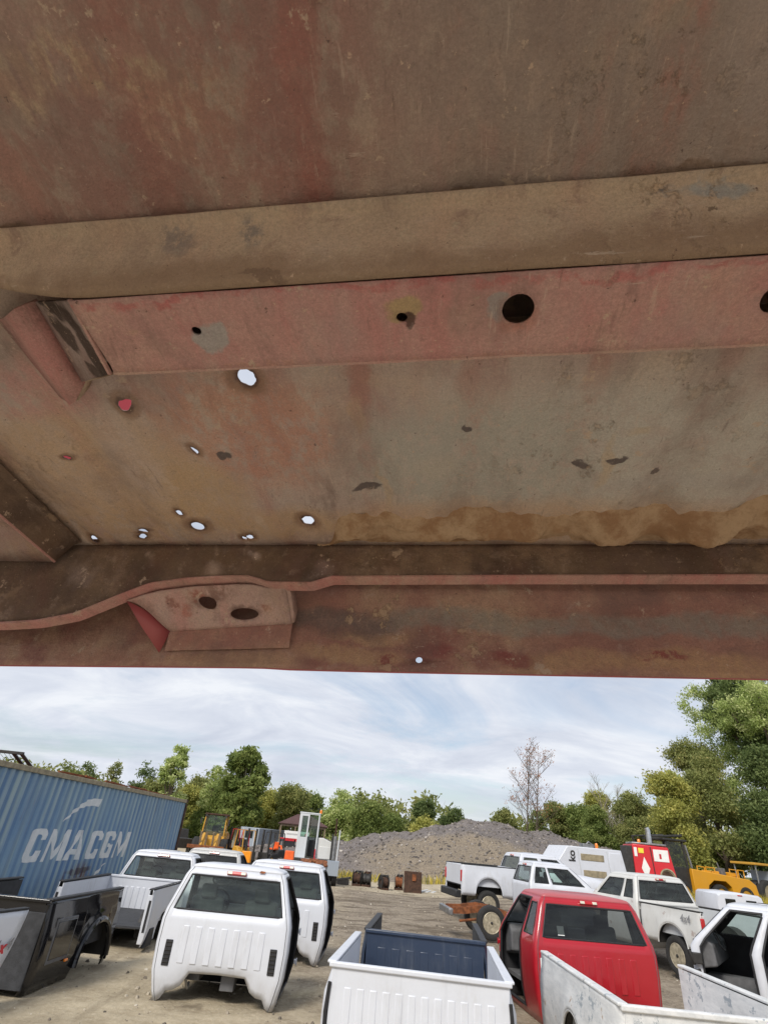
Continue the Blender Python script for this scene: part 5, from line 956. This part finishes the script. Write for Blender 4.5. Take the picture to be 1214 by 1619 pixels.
b = MB(); b.box((-1.12, -.2, 1.75), (.34, 1.3, 1.9)); b.build('side_frame', 'machine_black', rmn, bevel=.03); b = MB(); b.box((-.1, -.1, 2.84), (1.7, 1.5, .10)); b.build('top_cover', 'steel', rmn, bevel=.03)
b = MB(); b.tube([(.03, -.91, .7), (-.08, -.91, 2.72)], .025, 6); b.build('panel_gap', 'machine_black', rmn)
b = MB(); b.prism([(-.42, 1.25), (-.22, 1.75), (-.44, 2.25), (-.62, 1.75)], 'y', -.915, -.905); b.build('diamond_mark', 'paper', rmn)
b = MB(); b.box((.40, -.91, 2.36), (.72, .02, .52)); b.build('notice_panel', 'paper', rmn); b = MB(); b.box((-.55, -.91, 2.52), (.26, .02, .22)); b.build('warning_label', 'sign_yellow', rmn); b = MB(); b.box((-.82, -.91, 2.45), (.14, .02, .4)); b.build('label', 'paper', rmn); b = MB(); b.box((.36, -.925, 2.33), (.1, .012, .22)); b.build('notice_mark', 'decal_red', rmn)
b = MB(); b.lathe([(.36, 0), (.38, .05), (.32, .06), (.30, .01), (.08, -.02)], 24, T4((.58, -.905, 1.45)) @ Matrix.Rotation(R(90), 4, 'X')); b.build('fan_grille', 'tan_metal', rmn)
b = MB(); b.lathe([(.27, -.01), (.26, .035), (.12, .05)], 20, T4((.58, -.91, 1.45)) @ Matrix.Rotation(R(90), 4, 'X')); b.build('fan_opening', 'dark_rust', rmn)
b = MB(); b.tube([(.10, -.2, 2.85), (.10, -.2, 3.5), (.06, -.2, 3.62)], [.13, .13, .12], 14); b.build('exhaust_stack', 'chrome', rmn); b = MB(); b.lathe([(.08, 0), (.08, .12), (.05, .17)], 12, T4((-.45, -.3, 2.88))); b.build('beacon', 'lens_orange', rmn)
for x in (-.9, .9):
    for y_ in (-.2, 1.0): wheel(rmn, T4((x, y_, .6)), .6, .4, 'dull_yellow', 6)
z0 = tz(20, 36)
ym = thing('yellow_machine', 'yellow articulated machine with black cab frame and long low hood', 'machine', (19.2, 36.4, z0), R(-76))
def Pm(b, name, mat, bev=.03): return b.build(name, mat, ym, bevel=bev)
b = MB(); b.prism([(-.3, .55), (.55, .55), (.7, 1.0), (1.1, 1.25), (1.9, 1.25), (2.25, 1.0), (2.3, .55), (4.1, .55), (4.0, 1.2), (3.6, 1.45), (-.3, 1.72)], 'x', -1.0, 1.0); Pm(b, 'body', 'yellow')
b = MB(); b.prism([(-1.7, .7), (-.3, .7), (-.3, 1.75), (-1.7, 1.75)], 'x', -.8, .8); Pm(b, 'cab_base', 'machine_black')
for x in (-.78, .78):
    for y_, d in ((-1.65, .1), (-.35, -.1)): b = MB(); b.tube([(x, y_, 1.7), (x * .95, y_ + d, 3.0)], .07, 6); b.build('cab_post', 'machine_black', ym)
    b = MB(); b.add([(x, -1.6, 1.75), (x, -.4, 1.75), (x * .95, -.5, 2.95), (x * .95, -1.5, 2.95)], [(0, 1, 2, 3)]); b.build('cab_window', 'dark_glass', ym)
b = MB(); b.box((0, -1.0, 3.05), (1.75, 1.6, .12)); Pm(b, 'cab_roof', 'machine_black'); b = MB(); b.tube([(.7, -1.8, .9), (.75, -2.6, 3.1), (.75, -.4, 3.3)], .07, 6); b.tube([(-.7, -1.8, .9), (-.75, -2.6, 3.1), (-.75, -.4, 3.3)], .07, 6); b.build('guard_frame', 'machine_black', ym)
b = MB(); b.tube([(.86, -.15, 1.75), (.80, -.32, 2.85)], .06, 8); b.build('light_bar', 'steel', ym)
for y_, w_ in ((.35, .5), (.95, .6), (2.6, .5), (3.2, .4)): b = MB(); b.tube([(.7, y_, 1.5), (.7, y_, 1.88), (.7, y_ + w_, 1.86), (.7, y_ + w_, 1.5)], .03, 6); b.build('hand_rail', 'yellow', ym)
for y_ in (1.7, 2.9): b = MB(); b.box((.2, y_, 1.62), (.8, .5, .2)); Pm(b, 'hood_box', 'yellow')
b = MB(); b.box((.3, 2.35, 1.72), (.4, .3, .34)); b.tube([(.3, 2.3, 1.8), (.3, 2.2, 2.15)], .04, 6); Pm(b, 'air_cleaner', 'grey_trim')
for x in (-.9, .9):
    for y_ in (1.48, 3.2, -1.0): wheel(ym, T4((x * .92, y_, .55)), .55, .4, 'dull_yellow', 6)
z0 = tz(27, 42)
bt = thing('farm_tractor', 'old grey tractor with tan canopy roof beyond the yellow machine', 'tractor', (27.0, 42.0, z0), R(-70))
b = MB(); b.box((0, 0, 2.35), (1.8, 2.0, .14)); b.build('canopy', 'dull_yellow', bt, bevel=.03); b = MB(); b.prism([(-.9, .7), (3.0, .7), (3.0, 1.35), (.9, 1.5), (-.9, 1.3)], 'x', -.55, .55); b.build('body', 'machine_black', bt, bevel=.04)
for x in (-.75, .75):
    for y_ in (-.8, .8): b = MB(); b.tube([(x, y_, .9), (x, y_, 2.3)], .05, 6); b.build('canopy_post', 'steel', bt)
    wheel(bt, T4((x * 1.1, -.3, .75)), .75, .4, 'tan_metal', 6); wheel(bt, T4((x, 2.4, .45)), .45, .25, 'tan_metal', 6)
b = MB(); b.box((0, .5, 1.7), (1.3, .1, .6)); b.build('side_panel', 'grey_blue', bt)
# ------------------------------------------------------------------ trees and weeds
def leaf_mat(name, stops):
    t = tone_mat(name, stops, 0.65); tr = t.n('ShaderNodeBsdfTranslucent'); c = t.p.inputs['Base Color'].links[0].from_socket
    t.put(tr.inputs[0], c); m_ = t.n('ShaderNodeMixShader'); m_.inputs[0].default_value = .45; t.t.links.new(t.p.outputs[0], m_.inputs[1]); t.t.links.new(tr.outputs[0], m_.inputs[2]); t.t.links.new(m_.outputs[0], t.o.inputs[0]); t.set(Specular_IOR_Level=.25)
leaf_mat('leaf_green', [(0, S(92, 110, 58)), (.5, S(126, 140, 76)), (1, S(168, 176, 106))])
leaf_mat('leaf_dark', [(0, S(82, 98, 60)), (.5, S(108, 124, 74)), (1, S(144, 156, 100))])
leaf_mat('leaf_yellow', [(0, S(134, 139, 77)), (.5, S(171, 172, 93)), (1, S(213, 204, 121))])
leaf_mat('leaf_olive', [(0, S(114, 124, 72)), (.5, S(144, 150, 90)), (.9, S(168, 166, 106)), (1, S(180, 160, 102))])
leaf_mat('leaf_silver', [(0, S(128, 143, 83)), (.5, S(177, 192, 116)), (1, S(235, 235, 180))])
leaf_mat('leaf_brown', [(0, S(138, 98, 69)), (1, S(208, 148, 106))])
leaf_mat('weed', [(0, S(123, 123, 54)), (.5, S(183, 170, 79)), (1, S(245, 223, 109))])
plain('bark', S(96, 84, 72), .9, .4, 8, bump=.5); plain('pale_bark', S(150, 142, 128), .9, .3, 8)
def leaves(name, centers, rad, per, leaf, mat, seed, aspect=.6):
    r = np.random.RandomState(seed); C = np.asarray(centers); n = len(C); ct = r.rand(n)
    p = np.repeat(C, per, 0) + r.normal(0, 1, (n * per, 3)) * np.repeat(np.asarray(rad), per)[:, None] * np.array((.55, .55, .42)); m_ = len(p)
    a = r.normal(0, 1, (m_, 3)); a /= np.linalg.norm(a, axis=1)[:, None]; q = r.normal(0, 1, (m_, 3)); b_ = np.cross(a, q); b_ /= np.linalg.norm(b_, axis=1)[:, None]
    s_ = leaf * (.6 + .8 * r.rand(m_, 1)); a *= s_; b_ *= s_ * aspect
    v = np.stack([p - a, p + b_ * .8 - a * .1, p + a, p - b_ * .8 - a * .1], 1).reshape(-1, 3)
    me = bpy.data.meshes.new(name); me.vertices.add(m_ * 4); me.vertices.foreach_set('co', v.ravel().astype(np.float32)); me.loops.add(m_ * 4); me.loops.foreach_set('vertex_index', np.arange(m_ * 4, dtype=np.int32))
    me.polygons.add(m_); me.polygons.foreach_set('loop_start', np.arange(0, m_ * 4, 4, dtype=np.int32)); me.update(calc_edges=True); me.validate()
    at = me.attributes.new('tone', 'FLOAT', 'FACE'); at.data.foreach_set('value', np.clip(np.repeat(ct, per) * .6 + r.rand(m_) * .4, 0, 1).astype(np.float32)); me.materials.append(M[mat]); return me
def crown_centers(lobes, n, seed, shell=.55):
    r = np.random.RandomState(seed); L = np.array(lobes, float); wts = np.prod(L[:, 3:], 1) ** .8; wts /= wts.sum(); k = r.choice(len(L), n, p=wts)
    d = r.normal(0, 1, (n, 3)); d /= np.linalg.norm(d, axis=1)[:, None]; rr = r.rand(n, 1) ** (1 / 3) * (1 - shell) + shell * (.75 + .3 * r.rand(n, 1)); return L[k, :3] + d * rr * L[k, 3:]
def tree(name, label, x, y, h, w_, fam, seed, group=None, trunk=.3, density=1.0, bark='bark', shape='round', leaf=.16, cat='tree', lean=0.0):
    """h total height, w_ crown width"""
    r = random.Random(seed); z0 = tz(x, y) - .1; T = thing(name, label, cat, (x, y, z0), r.uniform(0, 6.28), group)
    b = MB(); R0 = max(.06, h * .016); top = h * (.8 if shape != 'bush' else .5); b.tube([(0, 0, 0), (.1 * lean, .05, h * .25), (.25 * lean, .1, h * .5), (.3 * lean, .0, top)], [R0 * 1.25, R0, R0 * .7, R0 * .2], 8)
    lobes = []
    if shape == 'pine':
        for k in range(9): q = k / 8; lobes.append((0, 0, h * (.22 + .75 * q), w_ / 2 * (1.02 - q) * .95 + .15, w_ / 2 * (1.02 - q) * .95 + .15, h * .055))
    else:
        cz0 = h * trunk; nl = 20 if shape == 'round' else 14
        for k in range(nl):
            q = r.random(); zc = cz0 + (h - cz0) * (.12 + .78 * q); env = math.sin(min(1, (.18 + .82 * q)) * math.pi) ** .55 if shape == 'round' else (1.05 - .6 * q)
            a = k * 2.4 + r.random(); rr = w_ / 2 * env * .62 * r.uniform(.5, 1.0); s_ = w_ * r.uniform(.09, .21); lobes.append((rr * math.cos(a), rr * math.sin(a), zc, s_, s_, s_ * r.uniform(.6, .9)))
            b.tube([(.2 * lean, .05, zc * .55), (rr * .6 * math.cos(a), rr * .6 * math.sin(a), zc * .82), (rr * math.cos(a), rr * math.sin(a), zc)], [R0 * .4, R0 * .25, R0 * .08], 6)
        lobes.append((0, 0, h - w_ * .13, w_ * .16, w_ * .16, w_ * .13))
    b.build('trunk', bark, T)
    n = int(170 * density); C = crown_centers(lobes, n, seed); rad = np.full(n, min(.62, w_ * .06 + .10))
    me = leaves('crown', C, rad, int(34 * density) + 8, leaf, fam, seed + 1); o = bpy.data.objects.new('crown', me); col.objects.link(o); o.parent = T; return T
def bare_tree(label, x, y, h, seed, fam='leaf_brown', nleaf=160, spread=.62, stems=1, mat='bark'):
    r = random.Random(seed); T = thing('bare_tree', label, 'tree', (x, y, tz(x, y) - .1)); b = MB(); tips = []
    def grow(p, d, ln, rad, lv):
        n = 4; path = [p]; q = p.copy(); dd = d.copy()
        for i in range(n): dd = (dd + Vector((r.uniform(-.12, .12), r.uniform(-.12, .12), .05))).normalized(); q = q + dd * ln / n; path.append(q.copy())
        b.tube(path, [rad * (1 - .75 * i / n) for i in range(n + 1)], 5 if lv < 2 else 4, cap=False)
        if lv >= 3: tips.append(q); return
        k = (16, 7, 4)[lv]
        for j in range(k):
            f = (.25 if lv == 0 else .15) + .75 * (j + r.random()) / k; i = min(n - 1, int(f * n)); pp = path[i].lerp(path[i + 1], f * n - i); a = r.uniform(0, 6.28)
            sd_ = Vector((math.cos(a), math.sin(a), 0)); nd = (dd * (1 - spread) + sd_ * spread * 1.1 + Vector((0, 0, .22))).normalized(); grow(pp, nd, ln * (.36 if lv == 0 else .55) * (1.2 - .75 * f), rad * .38, lv + 1)
    for s_ in range(stems): grow(Vector((s_ * .9 - .3, 0, 0)), Vector((.08 * s_ + .02, 0, 1)).normalized(), h * (1 - .08 * s_), h * .008, 0)
    b.build('branches', mat, T, fix=False)
    pts = [tips[r.randrange(len(tips))] for _ in range(nleaf)]
    if nleaf: me = leaves('dry_leaves', [tuple(p) for p in pts], np.full(len(pts), .35), 4, .09, fam, seed); o = bpy.data.objects.new('dry_leaves', me); col.objects.link(o); o.parent = T
def S75(X75, Z75, Y): k = Y / 75.; return X75 * k, 2.15 + (Z75 - 2.15) * k
def at75(X75, Z75, Y, w_, *a, **k): x, h_ = S75(X75, Z75, Y); return x, Y, h_, w_
GB = 'trees along the far side of the yard'
def TR(name, label, X75, Z75, Y, w_, fam, seed, **k):
    x, h_ = S75(X75, Z75, Y); return tree(name, label, x, Y, h_ + .15, w_, fam, seed, **k)
TR('pine_tree', 'dark green pine standing apart above the container rack', -33.4, 8.9, 80, 5.6, 'leaf_dark', 11, shape='pine', density=.8)
TR('pine_tree', 'pine with yellow brown lower needles above the container', -30.0, 9.0, 82, 5.4, 'leaf_olive', 12, shape='pine', density=.8)
TR('spruce_tree', 'dark spruce beside the tall pale tree over the container', -26.2, 9.2, 80, 6.0, 'leaf_dark', 13, shape='pine', density=.8)
TR('poplar_tree', 'tall airy poplar rising over the far end of the container', -22.6, 10.5, 76, 4.6, 'leaf_silver', 14, trunk=.32, density=1.0)
TR('cottonwood_tree', 'tall leafy cottonwood with pale forked trunk behind the forklifts', -13.9, 11.0, 74, 7.2, 'leaf_green', 15, trunk=.22, density=1.6, bark='pale_bark', lean=1.5, leaf=.22)
TR('slender_tree', 'thin sparse tree left of the tall cottonwood', -17.6, 8.4, 82, 4.0, 'leaf_silver', 16, density=.7)
far = [(-24, 6.3, 'leaf_olive', 5, 'bushy olive tree behind the spruce'), (-20.5, 6.0, 'leaf_yellow', 5, 'low yellow green tree behind the container corner'), (-16.5, 6.2, 'leaf_green', 5.5, 'round green tree behind the wheel loader'), (-19, 7.0, 'leaf_olive', 5, 'thin olive tree behind the loader cab'),
       (-10.2, 6.6, 'leaf_yellow', 5.2, 'yellow green tree right of the tall cottonwood'), (-7.6, 6.9, 'leaf_olive', 5.5, 'olive brown tree behind the shelter'), (-5.0, 6.3, 'leaf_green', 5, 'bright green round tree above the yard tractor'), (-1.8, 6.9, 'leaf_silver', 5.6, 'pale green tree beyond the exhaust stack'),
       (1.6, 6.0, 'leaf_green', 5.4, 'dense green tree left of the gravel crest'), (4.5, 5.0, 'leaf_green', 4.8, 'low green tree at the left shoulder of the gravel'), (8.8, 6.7, 'leaf_dark', 3.8, 'dark round tree rising alone over the gravel'), (8.4, 5.0, 'leaf_yellow', 3.6, 'pale yellow sapling before the dark round tree'),
       (12.2, 5.8, 'leaf_dark', 4.4, 'dark arching tree above the gravel dip'), (18.0, 6.2, 'leaf_olive', 4.4, 'reddish olive tree beneath the bare tree'), (22.5, 6.4, 'leaf_green', 4.6, 'green tree just right of the bare tree'), (24.6, 7.6, 'leaf_olive', 4.8, 'brown tinged tree right of the bare tree'),
       (27.3, 7.4, 'leaf_green', 5, 'green tree above the right end of the gravel'), (30.0, 9.2, 'leaf_yellow', 5.6, 'tall yellowing tree above the sweeper truck'), (33.2, 8.0, 'leaf_olive', 5.2, 'olive tree under the grey bare branches'), (36.5, 7.4, 'leaf_green', 5.4, 'green tree above the red machine'), (40.2, 12.2, 'leaf_silver', 5.6, 'airy light green tree left of the giant tree'), (41.5, 8.6, 'leaf_yellow', 5.6, 'yellow green tree above the chrome exhaust')]
for i, (a, z_, fam, w_, lb_) in enumerate(far): TR('leafy_tree', lb_, a, z_, 78 + (i * 7) % 11, w_ * 1.45, fam, 30 + i, group=GB, shape='bush', trunk=.0, density=1.5, leaf=.15)
bare_tree('tall bare tree with twin stems and a few brown leaves behind the gravel', 20.9, 74, 13.6, 5, stems=2, nleaf=420)
bare_tree('grey leafless tree above the sweeper truck', 33.6, 80, 11.0, 9, nleaf=0, spread=.5, mat='pale_bark', stems=2)
# the large tree and thicket at the right
tree('giant_tree', 'giant spreading tree towering over the right of the yard', 36.5, 50.0, 23.5, 17, 'leaf_silver', 71, trunk=.10, density=3.8, leaf=.11)
tree('giant_tree', 'tall dark tree behind the giant spreading tree', 37.5, 53.0, 22.0, 14, 'leaf_dark', 72, trunk=.02, density=3.4, leaf=.14, shape='bush')
right = [(25.5, 48, 8.6, 6.5, 'leaf_yellow', 'yellow green shrub tree behind the yellow machine'), (29.5, 49, 10.5, 7.5, 'leaf_olive', 'dense green shrub tree between the yellow machine and giant tree'), (32.8, 46.5, 11.0, 7.5, 'leaf_dark', 'green thicket tree below the giant tree'), (34.6, 45, 8.6, 6.5, 'leaf_dark', 'dark thicket tree behind the old grey tractor'), (31.0, 54, 12.5, 8.0, 'leaf_olive', 'olive tree filling below the giant tree limbs'), (36.0, 46, 7.5, 6.5, 'leaf_yellow', 'pale yellow green shrub at the foot of the giant tree'), (30.5, 66, 8.6, 6.5, 'leaf_olive', 'olive shrub tree behind the red machine'), (26.5, 67, 7.0, 6.0, 'leaf_green', 'green shrub behind the sweeper truck')]
for i, (x, y, h_, w_, fam, lb_) in enumerate(right): tree('shrub_tree', lb_, x, y, h_, w_, fam, 90 + i, 'thicket at the right of the yard', trunk=.02, density=2.0, leaf=.11, shape='bush')
# far wood as one mass
r = np.random.RandomState(8); C = []
for i in range(2600):
    x = r.uniform(-85, 110); y_ = r.uniform(96, 112); top = 7.2 + 1.4 * math.sin(x * .21) + 1.0 * math.sin(x * .53 + 1) + (3.0 if x > 32 else 0) * ss(32, 60, x) ; C.append((x, y_, r.rand() ** .8 * top))
me = leaves('woodland', C, np.full(len(C), 1.2), 26, .38, 'leaf_olive', 9); o = bpy.data.objects.new('woodland', me); col.objects.link(o); tag(o, 'distant band of woodland behind the yard', 'woodland', kind='stuff')
# weeds
def weeds(name, label, spots, n, h_, seed):
    r = np.random.RandomState(seed); V = []; F = []; tn = []
    for k in range(n):
        cx_, cy_, sx, sy = spots[r.randint(len(spots))]; x, y_ = cx_ + r.normal() * sx, cy_ + r.normal() * sy; hh = h_ * (.4 + .8 * r.rand()); a = r.rand() * 6.28; dx, dy = math.cos(a), math.sin(a); w_ = .012 + .012 * r.rand(); z = max(tz(x, y_), pile_h(x, y_) if 40 < y_ < 74 else -1) - .02; lx, ly = r.normal() * .3 * hh, r.normal() * .3 * hh; i = len(V)
        V += [(x - dx * w_, y_ - dy * w_, z), (x + dx * w_, y_ + dy * w_, z), (x + lx * .4 + dx * w_, y_ + ly * .4 + dy * w_, z + hh * .6), (x + lx, y_ + ly, z + hh), (x + lx * .4 - dx * w_, y_ + ly * .4 - dy * w_, z + hh * .6)]; F.append((i, i + 1, i + 2, i + 3, i + 4)); tn.append(r.rand())
    me = bpy.data.meshes.new(name); me.from_pydata(V, [], F); me.materials.append(M['weed']); at = me.attributes.new('tone', 'FLOAT', 'FACE'); at.data.foreach_set('value', np.array(tn, np.float32)); o = bpy.data.objects.new(name, me); col.objects.link(o); tag(o, label, 'weeds', kind='stuff')
weeds('pile_weeds', 'yellow weeds along the foot of the gravel pile', [(0.2, 40.5, .9, .4), (1.0, 40.8, .7, .4), (5.6, 41.2, .8, .3), (-.8, 40.6, .6, .4)], 420, .5, 3)
weeds('dry_grass', 'dry yellow grass around the yellow machine', [(18.5, 32.5, 1.5, 1.0), (21, 33, 2.0, 1.2), (24, 34, 2.0, 1.5), (22, 30, 2.5, 1.5), (26.5, 36, 2, 1.5), (16, 29, 1.2, .8)], 9000, .75, 4)
